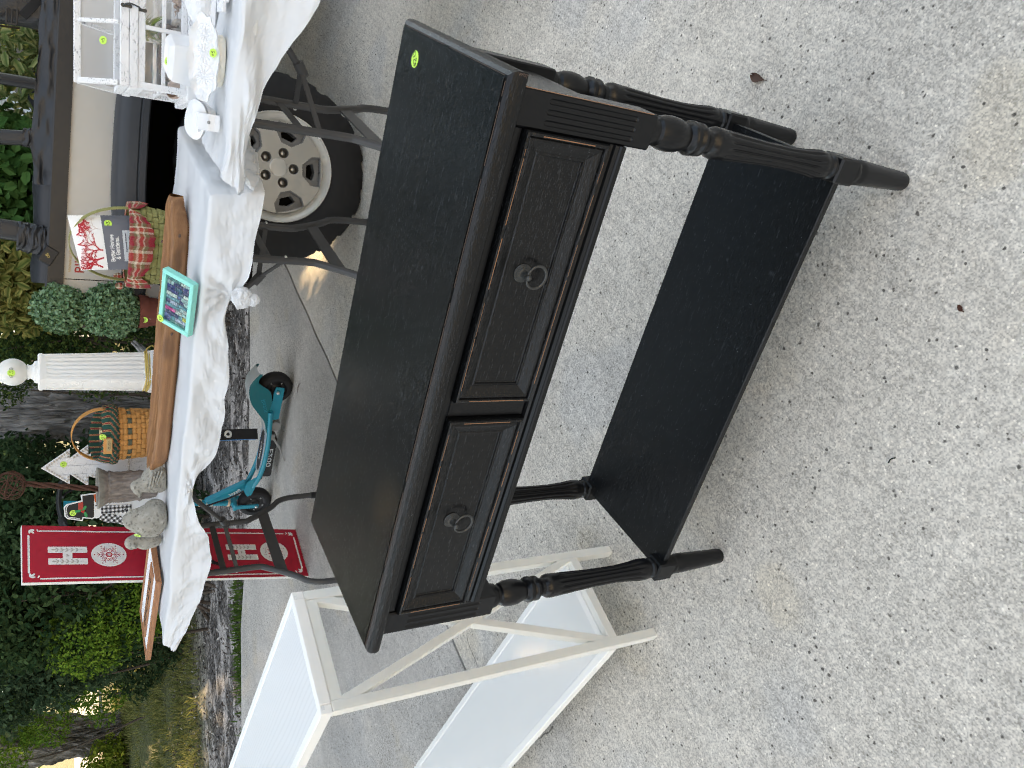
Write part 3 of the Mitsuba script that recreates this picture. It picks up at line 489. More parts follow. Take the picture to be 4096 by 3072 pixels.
# ================================================================ THE WHITE SHELF UNIT
K = thing('shelf_unit', 'white two-tier shelf unit with X-braced metal side frame beside the black console', 'shelf unit')
N0, F0 = np.array([-.562, 1.347]), np.array([-.404, 1.502]); E2 = (F0 - N0) / np.linalg.norm(F0 - N0); E1 = np.array([-E2[1], E2[0]]); WD = float(np.linalg.norm(F0 - N0))
SM = np.eye(4); SM[:2, 0] = E1; SM[:2, 1] = E2; SM[:2, 3] = N0
bw = .0200
for xx in (0.0, 1.24):
    fk = numbered(K + '__side_frame')
    fr = [bb(xx - bw / 2, xx + bw / 2, y - bw / 2, y + bw / 2, 0, .7425, .0012) for y in (0, WD)] + [bb(xx - bw / 2 + .0008, xx + bw / 2 - .0008, bw / 2, WD - bw / 2, z, z + .022, .0012) for z in (.104, .7205)]
    for (p, q, o) in (((0, .724), (WD, .124), 0), ((WD, .724), (0, .124), .0012)):
        fr.append(bar((xx + o, p[0] + (.006 if p[0] == 0 else -.006), p[1]), (xx + o, q[0] + (.006 if q[0] == 0 else -.006), q[1]), .0185, .017, (0, 0, 1), .001))
    put(fk, cat(*fr), 'cream_paint', M=SM)
def tray(z, kx0, kx1, mat):
    sk = numbered(K + ('__top' if z > .4 else '__bottom_shelf'))
    put(sk, bb(kx0, kx1, -.004, WD + .004, z - .010, z - .002, .001), mat, M=SM)
    e = .016
    for (x0, x1, y0, y1) in ((kx0, kx1, -bw / 2 - .001, -bw / 2 + e), (kx0, kx1, WD + bw / 2 - e, WD + bw / 2 + .001), (kx0 - .002, kx0 + e, -bw / 2 + e, WD + bw / 2 - e), (kx1 - e, kx1 + .002, -bw / 2 + e, WD + bw / 2 - e)):
        put(numbered(sk + '__edge_strip'), bb(x0, x1, y0, y1, z - .022, z, .0015), 'white_satin', M=SM)
tray(.765, -bw / 2, 1.24 + bw / 2, 'white_laminate'); tray(.1275, bw / 2 + .002, 1.24 - bw / 2 - .002, 'white_gloss')

# ================================================================ TWO FOLDING TABLES AND THEIR PLASTIC CLOTHS
def tpt(s, t, z): return np.array([*(TO + s * TU + t * TV), z])
TM = np.eye(4); TM[:2, 0] = TU; TM[:2, 1] = TV; TM[:2, 3] = TO       # x: along to the left, y: away from the viewer (mirrored frame)
def frame(parent, S, inner, tn=.14, tf=.42, OM=None):
    L = []
    for a, out in ((tn, -1), (tf, 1)):
        f = a + out * .135
        pts = smoothpath([(S, a, .70), (S, a, .52), (S, a, .385), (S, a + out * .012, .345), (S, a + out * .075, .245), (S, f - out * .02, .200), (S, f - out * .004, .150), (S, f, .09), (S, f, .025)], 60)
        lk = part(parent, 'leg', tube(pts, .0125, 14), 'hammertone', smooth=True, M=OM)
        put(numbered(lk + '__foot_cap'), lathe([(0, 0), (0, .0142), (.003, .0148), (.042, .0146), (.044, .0126)], 20), 'rubber', smooth=40, M=OM @ place(S, f, 0))
        put(numbered(lk + '__rivet'), mov(trimesh.creation.icosphere(2, .0055), S + (.0125 if inner < 0 else -.0125), a, .46), 'chrome', smooth=True, M=OM)
    part(parent, 'crossbar', bar((S, tn - .045, .288), (S, tf + .045, .288), .006, .046, (0, 0, 1)), 'hammertone', M=OM)
    part(parent, 'crossbar', bar((S, tn, .512), (S, tf, .512), .004, .024, (0, 0, 1)), 'hammertone', M=OM)
    j = np.array([S + inner * .135, (tn + tf) / 2, .50])
    for a in (tn, tf): part(parent, 'link', bar((S, a, .46), j, .004, .016, (0, 0, 1), ext=.006), 'hammertone', M=OM)
    part(parent, 'collar', tube([j - np.array([inner * .018, 0, .012]), j + np.array([inner * .018, 0, .012])], .0155, 14), 'hammertone', M=OM)
    part(parent, 'brace', tube([j, (S + inner * .36, (tn + tf) / 2, .705)], .0095, 12), 'hammertone', smooth=40, M=OM)
def folding_table(lab, OM, L, frames):
    k = thing('folding_table', lab, 'folding table', 'folding tables under plastic cloths')
    part(k, 'tabletop', bb(.012, L - .012, .012, .598, .692, .7265, .006), 'white_matte', M=OM)
    for S, inner in frames: frame(k, S, inner, OM=OM)
    return k
folding_table('folding table with black tube legs under the long cloth behind the console', TM, 1.83, ((.243, 1), (1.62, -1)))
O2 = np.array([.549, 2.167]); TM2 = np.eye(4); TM2[:2, 0] = -TU; TM2[:2, 1] = TV; TM2[:2, 3] = O2
folding_table('folding table with grey legs in front of the vehicle wheel, at the right', TM2, 1.83, ((.12, 1), (1.62, -1)))
def cloth(name, lab, OM, L, D, hem, seed, wr=.016, ztop=.7395, extra=None, tie=None, crease=.006):
    r = np.random.default_rng(seed); per = [((0, 0), (L, 0), (0, -1)), ((L, 0), (L, D), (1, 0)), ((L, D), (0, D), (0, 1)), ((0, D), (0, 0), (-1, 0))]
    S, Nn, Q = [], [], []; q = 0
    for (a, b, nv) in per:
        a, b = np.array(a, float), np.array(b, float); ln = np.linalg.norm(b - a); m = int(ln / .0075); nx = per[(per.index((tuple(a), tuple(b), nv)) + 1) % 4][2] if False else None
        for i in range(m): t = i / m; S.append(a + (b - a) * t); Nn.append(nv); Q.append(q + t * ln)
        q += ln
    S, Nn, Q = np.array(S), np.array(Nn, float), np.array(Q); Nn0 = Nn.copy(); k = 9
    Nn = unit(sum(np.roll(Nn0, i, 0) for i in range(-k, k + 1))); n = len(S)
    H = np.interp(Q, [h[0] for h in hem], [h[1] for h in hem]) + .006 * (meshkit.fbm(np.stack([Q * 9, Q * 0, Q * 0], -1), 3, seed) - .5)
    tie = tie or tie_none; C = np.array([L / 2, D / 2]); rows = []
    def top(f, z): 
        p = C + (S - C) * np.array([1 - (1 - f) * .0, 1]) ; p = C + (S - C) * f; return np.column_stack([p, np.full(n, z)])
    fs = np.concatenate([np.linspace(.02, .9, 26), np.linspace(.915, .992, 12)])
    for f in fs: rows.append(top(f, ztop))
    for e, dz in ((0, -.0005), (.004, -.0025), (.0075, -.007), (.009, -.014)): rows.append(np.column_stack([S + Nn * e, np.full(n, ztop + dz)]))
    R = 36; fold = ridged(np.stack([Q * 4.2, Q * 0, Q * 0 + seed], -1), 3, seed)
    for i in range(1, R + 1):
        u = i / R; z = ztop - .014 - u * (ztop - .014 - H)
        sh = Q + .10 * u * np.sin(Q * 2.6 + seed)
        f1 = meshkit.fbm(np.stack([sh * 7, u * .5 + Q * 0, Q * 0 + seed], -1), 2, seed); f2 = meshkit.fbm(np.stack([sh * 17 + u * 1.5, u * 1.4 - Q * 2, Q * 0], -1), 3, seed + 5); f3 = ridged(np.stack([Q * 14 - 5 * u, u * 4 + Q * 4, Q * 0], -1), 2, seed + 9)
        o = .010 + u * .022 + (f1 - .5) * .065 * u ** .8 + (f2 - .5) * wr * 2.0 * min(1, u * 2.5) + tie(Q, u) + (ridged(np.stack([Q * 38 - 9 * u, u * 9 + Q * 12, Q * 0], -1), 2, seed + 4) - .5) * wr * .30 * min(1, u * 4) + np.maximum(f3 - .78, 0) * wr * 1.6 * min(1, u * 3)
        if extra is not None: o = o + extra(Q, u)
        rows.append(np.column_stack([S + Nn * o[:, None], z + (f2 - .5) * .010 * u]))
    V = np.array(rows); m = len(fs) + 4
    P3 = np.stack([V[..., 0] * 5, V[..., 1] * 8, V[..., 0] * 0], -1)
    V[:m, :, 2] += .010 * (meshkit.fbm(P3[:m] * 1.3, 3, seed + 2) - .5) + .006 * np.maximum(ridged(P3[:m] * 1.4, 2, seed + 3) - .70, 0)
    V[:m, :, 2] = np.maximum(V[:m, :, 2], .7290)
    tri = lambda x, p: np.abs(((x / p) % 2.0) - 1.0)          # shallow facets left by the way the sheet was packed
    V[:m, :, 2] += crease * (.5 * tri(V[:m, :, 0] + .08, .152) + .4 * tri(V[:m, :, 1] + .05, .14) - .3)
    ln = lambda x, p: np.exp(-np.abs((x + p * .4) % p - p * .5) / .0035)
    V[:m, :, 2] += crease * .16 * (ln(V[:m, :, 0], .152) + ln(V[:m, :, 1], .14))
    down = (ztop - V[m:, :, 2]); V[m:, :, :2] += (Nn[None] * (crease * .22 * (ln(V[m:, :, 0], .152) + ln(down, .085)) * np.clip(down / .02, 0, 1))[..., None]); V[m:, :, :2] += (Nn[None] * (crease * 1.5 * (tri(V[m:, :, 0] + .08, .152) - .5) * np.clip(down / .03, 0, 1) + crease * 1.6 * (tri(down + .02, .085) - .5) * np.clip(down / .03, 0, 1))[..., None])
    g = grid(V, len(rows), n, False, True)
    k_ = thing(name, lab, 'tablecloth'); put(k_, g, 'plastic_cloth', smooth=True, M=OM)
    return k_
hem1 = [(0, .60), (.22, .62), (.30, .645), (.38, .66), (.55, .636), (.82, .630), (.92, .652), (1.0, .690), (1.06, .706), (1.17, .672), (1.27, .630), (1.36, .617), (1.46, .626), (1.58, .633), (1.66, .655), (1.76, .682), (1.83, .70), (1.95, .66), (2.3, .64), (2.44, .63), (4.2, .62), (4.27, .60), (4.55, .575), (4.88, .60)]
def tie_none(Q, u): return 0 * Q
def tie_main(Q, u):     # folds raying out from the two gathered places
    o = 0
    for q0, u0, am in ((1.045, 1.0, .010), (.30, .9, .011)):
        dx, dz = (Q - q0), (u - u0) * .11; a = np.arctan2(dx, -dz + .004); d = np.sqrt(dx * dx + dz * dz); o = o + am * np.sin(a * 11 + 2.2 * np.sin(a * 3)) * np.exp(-d / .26) * np.clip(d / .03, 0, 1)
    return o * min(1, u * 5)
def bunch(Q, u):     # gathered at the two ties of the front
    return -.030 * np.exp(-((Q - 1.045) / .055) ** 2) * (u > .1) * u - .02 * np.exp(-((Q - .30) / .05) ** 2) * u + .03 * np.exp(-((Q - .18) / .05) ** 2) * u + .02 * np.exp(-((Q - 1.3) / .14) ** 2) * u
K1 = cloth('plastic_tablecloth', 'crumpled white plastic cloth over the long folding table behind the console', TM, 1.83, .61, hem1, 3, extra=bunch, tie=tie_main, crease=.008)
r = np.random.default_rng(31)      # the knotted end of the sheet
b = trimesh.creation.icosphere(5, 1.0); V = b.vertices; rr = .62 + .75 * ridged(V * 1.5 + 3, 3, 8) + .16 * (ridged(V * 5, 2, 3) - .5)
V = V * rr[:, None] * np.array([.036, .026, .034]) * .85; b = trimesh.Trimesh(V, b.faces, process=False)
part(K1, 'knot', mov(b, .285, -.060, .632), 'plastic_cloth', smooth=True, M=TM)
b2 = trimesh.creation.icosphere(5, 1.0); V = b2.vertices; rr = .55 + .9 * ridged(V * 1.7 + 9, 3, 12); part(K1, 'knot', mov(trimesh.Trimesh(V * rr[:, None] * np.array([.018, .014, .017]) * .9, b2.faces, process=False), .285, -.072, .600), 'plastic_cloth', smooth=True, M=TM)
hem2 = [(0, .690), (.06, .692), (.15, .686), (.25, .672), (.33, .640), (.40, .605), (.50, .570), (.8, .52), (1.8, .52), (2.4, .55), (3.6, .55), (4.25, .545), (4.45, .56), (4.62, .585), (4.78, .63), (4.88, .690)]
K2 = cloth('plastic_tablecloth', 'white plastic cloth with fold creases over the table in front of the vehicle', TM2, 1.83, .61, hem2, 14, wr=.013, crease=.022)

# ================================================================ THE RED PORCH SIGN
K = thing('porch_sign', 'tall red wooden plank sign with white HO HO lettering leaning behind the table', 'sign')
th = .82413; rr_ = np.array([math.cos(th), math.sin(th), 0]); nn_ = np.array([rr_[1], -rr_[0], 0]); up_ = unit(rr_ * -.0121 + nn_ * .1925 + np.array([0, 0, 1.0]))
HM = basis((-.9358, 3.8780, 0.0), rr_, up_); SWd, SH, ST = .2934, 1.2285, .018
part(K, 'board', bb(0, SWd, 0, SH, -ST, -.0016, .001), 'cream_paint', M=HM)
part(K, 'painted_face', bb(.0015, SWd - .0015, .002, SH - .002, -.0015, 0, .0004), 'red_paint', M=HM)
def art(name, poly, mat='art_white', z=0.0003, d=.0006, **kw): return part(K, name, prism(poly, d, z), mat, M=HM, **kw)
def rb(x0, y0, x1, y1, b=.003): return sbox(x0 + b, y0 + b, x1 - b, y1 - b).buffer(b)
art('border', unary_union([rb(.014, .075, .0205, 1.165), rb(.259, .075, .2655, 1.165), rb(.045, 1.200, .240, 1.2075), rb(.045, .0205, .240, .028)]))
pet = []
for (cx, cy, sx, sy) in ((.026, 1.200, 1, -1), (.267, 1.200, -1, -1), (.026, .030, 1, 1), (.267, .030, -1, 1)):
    for a, l in ((0, .014), (45, .018), (90, .014)):
        l = l * 1.35; e = affinity.rotate(affinity.scale(Point(l * .5, 0).buffer(1), l * .5, .0044), a, origin=(0, 0)); pet.append(affinity.translate(affinity.scale(e, sx, sy, origin=(0, 0)), cx, cy))
    e = affinity.rotate(affinity.scale(Point(0, 0).buffer(1), .0075, .003), 20); pet.append(affinity.translate(affinity.scale(e, sx, sy, origin=(0, 0)), cx + sx * .002, cy + sy * .030))
for pt_ in pet: art('petal', pt_)
def Hletter(x0, x1, y0, y1, bw_, m0, m1): return unary_union([rb(x0, y0, x0 + bw_, y1), rb(x1 - bw_, y0, x1, y1), sbox(x0 + bw_ * .8, m0, x1 - bw_ * .8, m1)])
def sprig(x, y0, y1):
    out = [LineString([(x, y0), (x, y1)]).buffer(.0007), affinity.scale(Point(x, y1 + .002).buffer(1), .0035, .0095)]
    for yy in np.linspace(y0 + .018, y1 - .014, 5):
        for s in (-1, 1): out.append(affinity.rotate(affinity.scale(Point(x + s * .0055, yy + .004).buffer(1), .0072, .0031), s * 52))
    return unary_union(out)
for (y0, y1, dx, s) in ((.985, 1.134, 0, 1), (.236, .383, .014, 1)):
    art('letter_h', Hletter(.087 + dx, .179 + dx, y0, y1, .032, y0 + .058, y0 + .094))
    art('leaf_motif', unary_union([sprig(.103 + dx, y0 + .018, y1 - .024), sprig(.163 + dx, y0 + .018, y1 - .024), unary_union([LineString([(.133 + dx, y0 + .068), (.133 + dx, y0 + .084)]).buffer(.001)] + [affinity.rotate(affinity.scale(Point(.133 + dx + q * .004, y0 + .077).buffer(1), .005, .0022), q * 50) for q in (-1, 1)])]), 'art_taupe', .0010, .0003)
oc = (.1365, .900); art('letter_o', affinity.scale(Point(*oc).buffer(1, 40), .0625, .0705))
fl = []
for i in range(6):
    a = math.radians(90 + 60 * i); d = np.array([math.cos(a), math.sin(a) * 1.1]); pz = np.array([-d[1], d[0]]); o = np.array(oc)
    fl += [LineString([o + d * .010, o + d * .042]).buffer(.0012), Point(*(o + d * .052)).buffer(.0030)]
    for q, l in ((.020, .012), (.032, .013)): fl += [LineString([o + d * q, o + d * (q + l * .8) + s * pz * l * .7]).buffer(.0011) for s in (-1, 1)]
    b_ = math.radians(60 + 60 * i); e = np.array([math.cos(b_), math.sin(b_) * 1.1]); f_ = np.array([-e[1], e[0]]); fl += [LineString([o + e * .020 + s * f_ * .006, o + e * .034 - s * f_ * .007]).buffer(.0010) for s in (-1, 1)]
fl.append(Point(*oc).buffer(.0135, 3)); art('snowflake', unary_union(fl), 'red_paint', .0010, .0003)
star = unary_union([LineString([np.array(oc) - np.array([math.cos(a), math.sin(a)]) * .008, np.array(oc) + np.array([math.cos(a), math.sin(a)]) * .008]).buffer(.0011) for a in np.arange(4) * math.pi / 4]); art('snowflake_star', star, 'art_white', .0015, .0002)
oc = (.149, .148); art('letter_o', affinity.scale(Point(*oc).buffer(1, 40), .062, .0700))
fl = []
for i in range(8):
    a = math.radians(45 * i + 22); e = affinity.rotate(affinity.scale(Point(.022, 0).buffer(1), .012, .0042), math.degrees(a), origin=(0, 0)); fl.append(affinity.translate(e, *oc))
    for q in (.043, .052): fl.append(Point(oc[0] + q * math.cos(a), oc[1] + q * 1.05 * math.sin(a)).buffer(.0018))
    b_ = a + math.radians(22); fl.append(LineString([(oc[0] + .044 * math.cos(b_ - .1), oc[1] + .044 * math.sin(b_ - .1)), (oc[0] + .038 * math.cos(b_), oc[1] + .038 * math.sin(b_)), (oc[0] + .044 * math.cos(b_ + .1), oc[1] + .044 * math.sin(b_ + .1))]).buffer(.0010))
art('ornament_motif', unary_union(fl), 'red_paint', .0010, .0003)

# ================================================================ THE TAN OPEN VEHICLE
K = thing('off_road_vehicle', 'tan off-road vehicle with black soft-top posts and wide black wheel flare at the right', 'car')
psi = -.15; JX, JY = np.array([math.cos(psi), math.sin(psi), 0]), np.array([-math.sin(psi), math.cos(psi), 0])
JM = np.eye(4); JM[:3, 0] = JX; JM[:3, 1] = JY; JM[:3, 3] = [.843, 3.046, 0]
tl = -.052; JB = JM @ np.array([[math.cos(tl), 0, -math.sin(tl), 0], [0, 1, 0, 0], [math.sin(tl), 0, math.cos(tl), 0], [0, 0, 0, 1.0]]) if False else JM
JB = JM.copy(); sh = np.eye(4); sh[2, 0] = -.048; JB = JM @ sh          # the nose stands a little lower than the tail
ZB = 1.046
side_poly = Polygon([(-.535, .52), (-.535, ZB), (.62, ZB), (.62, .80), (1.45, .80), (1.45, .50), (.48, .50), (.45, .60), (.36, .74), (.22, .80), (-.22, .80), (-.36, .72), (-.44, .58), (-.46, .52)])
for y in (.12, 1.60):
    part(K, 'side_panel', prism(side_poly, .022), 'jeep_beige', M=JB @ basis((0, y + (.022 if y < 1 else 0), 0), (1, 0, 0), (0, 0, 1)))
part(K, 'tailgate', cat(bb(-.533, -.505, .145, 1.58, .52, ZB - .004, .006), bb(-.50, 2.3, .20, 1.54, .50, .56, .01)), 'jeep_beige', M=JB)
part(K, 'seam', cat(bb(-.4715, -.4685, .1185, .121, .56, ZB, .0004)), 'black_plastic', M=JB)
part(K, 'hinge', cat(layers([(.0, .026, .040), (.010, .024, .038), (.016, .017, .030)])), 'flare', M=JB @ basis((-.508, .1195, .815), (1, 0, 0), (0, 0, 1)))
for z in (.79, .84): part(K, 'hinge_bolt', mov(trimesh.creation.icosphere(1, .006), -.508, .104, z), 'black_plastic', M=JB)
part(K, 'tail_lamp', bb(-.60, -.536, .16, .25, .80, .95, .01), 'black_plastic', M=JB)
# wheel housing, front end, hood, windscreen frame
part(K, 'wheel_housing', cat(bb(-.46, .50, .118, .50, .845, .86), bb(-.46, .50, .50, .52, .30, .84), bb(-.46, .50, .15, .50, .812, .83), bb(-.475, -.455, .15, .5, .4, .83), bb(.495, .515, .15, .5, .4, .83)), 'well_black', M=JB)
part(K, 'hood', layers([(.62, .50, .66), (.98, .50, .64), (1.03, .47, .58)]), 'jeep_beige', smooth=30, M=JB @ place(1.98, .87, 0))
part(K, 'windscreen_frame', cat(*[bar(p, q, .05, .05) for p, q in (((1.44, .2, 1.0), (1.32, .22, 1.62)), ((1.44, 1.54, 1.0), (1.32, 1.52, 1.62)), ((1.32, .2, 1.62), (1.32, 1.54, 1.62)))]), 'jeep_beige', M=JB)
part(K, 'windscreen', cat(trimesh.Trimesh([(1.44, .22, 1.0), (1.44, 1.52, 1.0), (1.32, 1.52, 1.6), (1.32, .22, 1.6)], [[0, 1, 2], [0, 2, 3]])), 'glass', M=JB)
# the black flare over the wheel
def flare_sec(u): return u
ang = np.linspace(math.radians(-8), math.radians(188), 60); rows = []
for a in ang:
    e = abs(math.sin(a)); cx, cz = math.copysign(abs(math.cos(a)) ** .55, math.cos(a)) * .47, e ** .42 * .533 + .345
    n2 = unit(np.array([math.cos(a) * .9, e * 1.2])); 
    pr = [(.0, .118), (.030, .112), (.036, .085), (.034, .040), (.026, .010), (.012, -.006), (-.010, -.011), (-.036, -.0105), (-.040, -.006), (-.044, -.013), (-.064, -.012), (-.069, -.006), (-.069, .02), (-.06, .118)]
    rows.append([(cx + n2[0] * o, y, cz + n2[1] * o) for o, y in pr])
part(K, 'wheel_flare', grid(np.array(rows), len(rows), len(pr)), 'flare', smooth=40, M=JB)
# wheels
def wheel(parent, M, detail=True):
    r = np.random.default_rng(3)
    wk = numbered(parent + '__wheel')
    R = .352; n = 240; th_ = np.arange(n) * 2 * np.pi / n
    prof_t = [(.055, .196), (.020, .203), (.006, .225), (.000, .262), (.006, .298), (.020, .322), (.030, .337), (.040, R), (.075, R + .002), (.115, R + .002), (.150, R + .002), (.185, R), (.200, .325), (.215, .26), (.20, .2)]
    rows = []
    for j, (y, rad) in enumerate(prof_t):
        lug = (((np.arange(n) // 4 + (j % 2)) % 3) < 2) * .010 - .006 if 6 <= j <= 12 else 0
        wob = .0015 * np.sin(th_ * 60) if 4 <= j < 6 else 0
        rr = rad + lug + wob; rows.append(np.stack([rr * np.cos(th_), np.full(n, y), rr * np.sin(th_)], -1))
    rows = np.array(rows)
    put(numbered(wk + '__tyre'), grid(rows, len(rows), n, False, True), 'rubber', smooth=38, M=M)
    seg = 120
    face = Point(0, 0).buffer(.1722, 60); cut = []
    for i in range(5):
        a = -math.pi / 2 + i * 2 * math.pi / 5; d = np.array([math.cos(a), math.sin(a)]); p = np.array([-d[1], d[0]])
        pol = Polygon([d * .092 - p * .021, d * .092 + p * .021, d * .128 + p * .056, d * .164 + p * .058, d * .1665, d * .164 - p * .058, d * .128 - p * .056]).buffer(-.004).buffer(.004); cut.append((pol, d, p))
    f2 = face.difference(unary_union([c[0] for c in cut])).difference(unary_union([Point(.0585 * math.cos(-math.pi / 2 + i * 2 * math.pi / 5), .0585 * math.sin(-math.pi / 2 + i * 2 * math.pi / 5)).buffer(.0195) for i in range(5)]))
    FM = M @ basis((0, .026, 0), (1, 0, 0), (0, 0, 1))      # local z points out of the wheel
    put(numbered(wk + '__rim'), lathe([(-.03, .1722), (-.006, .1724), (-.004, .1750), (.011, .2010), (.016, .2045), (.017, .2070), (.013, .2092), (-.03, .2092)], 120), 'alloy_lip', smooth=25, M=FM)
    put(numbered(wk + '__wheel_face'), prism(f2, .012), 'alloy', M=FM)
    put(numbered(wk + '__wheel_back'), mov(prism(Point(0, 0).buffer(.172, 40), .004), 0, 0, -.060), 'well_black', M=FM)
    for pol, d, p in cut:
        inner = pol.buffer(-.0075); hole = Polygon([d * .112 - p * .024, d * .112 + p * .024, d * .140 + p * .036, d * .150, d * .140 - p * .036]).buffer(-.002)
        m = cat(mov(prism(pol.buffer(.0005).difference(pol.buffer(-.003)), .018), 0, 0, -.0075), mov(prism(pol.buffer(-.0025).difference(hole), .003), 0, 0, -.014), mov(prism(hole.buffer(.002).difference(hole), .036), 0, 0, -.048))
        put(numbered(wk + '__vent'), m, 'alloy_paint', M=FM)
    for i in range(5):
        a = -math.pi / 2 + i * 2 * math.pi / 5; x, y = .0585 * math.cos(a), .0585 * math.sin(a)
        put(numbered(wk + '__lug_nut'), cat(mov(lathe([(-.030, .0001), (-.030, .0098), (-.008, .0098), (-.003, .0078), (-.001, .003), (-.001, .0001)], 6), x, y, 0)), 'chrome', smooth=30, M=FM)
        put(numbered(wk + '__lug_well'), mov(lathe([(.0115, .0196), (-.030, .0180), (-.031, .0001)], 24), x, y, 0), 'alloy_paint', smooth=30, M=FM)
    put(numbered(wk + '__hub_cap'), lathe([(.0, .0001), (.0, .0335), (.0130, .0335), (.0142, .0322), (.0136, .0310), (.0140, .0295), (.0142, .0001)][::1], 48), 'chrome', smooth=30, M=FM)
    put(numbered(wk + '__valve'), mov(lathe([(0, .0001), (0, .006), (.012, .006), (.014, .004), (.014, .0001)], 16), 0, -.168, -.004), 'rubber', smooth=40, M=FM)
wheel(K, JM @ place(0, 0, .348))
wheel(K, JM @ place(2.35, 0, .330))
for x in (0, 2.35): part(K, 'wheel', lathe([(-.1, .0001), (-.1, .2), (-.1, .33), (-.07, .352), (.07, .352), (.1, .33), (.1, .0001)], 60), 'rubber', smooth=30, M=JM @ basis((x, 1.62, .345), (1, 0, 0), (0, 0, 1)))
# inside face of the far tyre well shows an axle block
part(K, 'axle', tube([(0, .2, .33), (0, 1.6, .33)], .05, 16), 'rubber', M=JM)
# the folded soft top along the belt line
def strip(name, x0, x1, fn, ny, mat, nx=160):
    xs_ = np.linspace(x0, x1, nx); V = np.array([[fn(x, v) for v in np.linspace(0, 1, ny)] for x in xs_]); return part(K, name, grid(V, nx, ny), mat, smooth=True, M=JB)
part(K, 'belt_rail', layers([(0, .80, .016), (.050, .80, .014), (.056, .796, .008)]), 'black_plastic', M=JB @ place(.275, .126, ZB - .002))
def boot(x, v):
    w = meshkit.fbm(np.array([x * 7, v * 2.2, 3.0]), 3, 2) - .5; s = math.sin(v * math.pi)
    return (x, .140 + .22 * v + .012 * w, ZB + .046 + .062 * s ** .6 * (1 - .35 * v) + .026 * w * s)
strip('soft_top_boot', -.49, 1.07, boot, 24, 'black_vinyl')
def panelf(x, v): w = meshkit.fbm(np.array([x * 9, v * 2.5, 9.0]), 3, 6) - .5; return (x, .126 + .03 * w + .012 * v + .010 * math.sin(x * 9), ZB + .048 + v * (.050 + .014 * math.sin(x * 4 + 1) + .03 * w))
strip('folded_window', -.15, .62, panelf, 12, 'black_vinyl')
def post(name, pts, wx, wy, mat, twist=0, wrinkle=.004, seed=1, nseg=60):
    P = smoothpath(pts, nseg); n = len(P); m = 40; V = []
    for i, p in enumerate(P):
        t = np.arange(m) * 2 * np.pi / m; k = np.abs(np.cos(t)) ** .55 * np.sign(np.cos(t)), np.abs(np.sin(t)) ** .55 * np.sign(np.sin(t))
        q = np.stack([k[0] * 3 + i * .22, k[1] * 3 - i * .15, t * 0 + i * .12], -1); w = (meshkit.fbm(q * .9, 3, seed) - .5) * wrinkle * 2
        V.append(np.stack([p[0] + k[0] * (wx / 2 + w), p[1] + k[1] * (wy / 2 + w), np.full(m, p[2])], -1))
    return part(K, name, grid(np.array(V), n, m, False, True), mat, smooth=True, M=JB)
post('roof_post', [(-.315, .185, ZB + .02), (-.318, .19, 1.14), (-.305, .20, 1.30), (-.28, .24, 1.74)], .070, .070, 'black_vinyl', wrinkle=.002)
post('post_cuff', [(-.345, .175, ZB + .030), (-.340, .178, 1.12), (-.330, .184, 1.19)], .098, .100, 'black_vinyl', wrinkle=.012, seed=4)
post('roof_post', [(.022, .20, ZB + .03), (.012, .21, 1.16), (-.004, .23, 1.36), (-.03, .26, 1.74)], .050, .055, 'black_vinyl', wrinkle=.001)
post('post_cuff', [(.02, .195, ZB + .025), (.015, .20, 1.12), (.012, .205, 1.185)], .062, .070, 'black_vinyl', wrinkle=.010, seed=6)
post('roof_post', [(.46, .22, ZB + .03), (.45, .22, 1.16), (.44, .23, 1.36), (.42, .26, 1.74)], .120, .100, 'black_vinyl', wrinkle=.008, seed=9)
for x in (-.28, -.03, .42): part(K, 'roof_bar', tube([(x, .25, 1.74), (x, 1.48, 1.76)], .028, 12), 'black_vinyl', smooth=True, M=JB)
for x in (-.30, .42): part(K, 'roof_post', tube([(x, 1.5, ZB), (x, 1.48, 1.76)], .028, 12), 'black_vinyl', smooth=True, M=JB)
part(K, 'webbing_strap', bar((.405, .165, 1.20), (.50, .168, 1.135), .004, .030, (0, -.2, 1)), 'rubber', M=JB)
part(K, 'buckle', cat(*[bar((.372 + a, .158, 1.215 + b_), (.372 + c, .158, 1.215 + d), .006, .006) for a, b_, c, d in ((0, 0, .05, 0), (0, .03, .05, .03), (0, 0, 0, .03), (.05, 0, .05, .03), (0, .015, .05, .015))]), 'black_plastic', M=JB)
part(K, 'zip_flap', layers([(0, .030, .024), (.010, .026, .020)]), 'black_vinyl', M=JB @ basis((-.392, .113, 1.094), (math.cos(-.5), 0, -math.sin(-.5) * -1), (.5, -.1, 1)))
part(K, 'zip_tag', text('oB', .010, .0006), 'rope', M=JB @ basis((-.392, .1020, 1.096), (.9, 0, .45), (-.45, 0, .9)))
DMt = JB @ basis((-.405, .1192, 1.026), (1, 0, 0), (0, 0, 1))
part(K, 'lettering', text('WRANGLER', .0085, .0006, w=.078), 'decal_gold', M=DMt)
part(K, 'lettering', mov(text("R'io", .027, .0006, True, center=False), 0, 0, 0), 'decal_red', M=JB @ basis((-.448, .1192, .983), (1, 0, 0), (.12, 0, 1)))

# ================================================================ THE TEAL SCOOTER
K = thing('kick_scooter', 'teal electric scooter parked on the concrete behind the folding table', 'scooter')
sd = np.array([-.817, .577, 0]); sn = np.array([.577, .817, 0]); KM = np.eye(4); KM[:3, 0] = sd; KM[:3, 1] = -sn; KM[:3, 2] = [0, 0, 1]; KM[:3, 3] = [0, 4.13, 0]
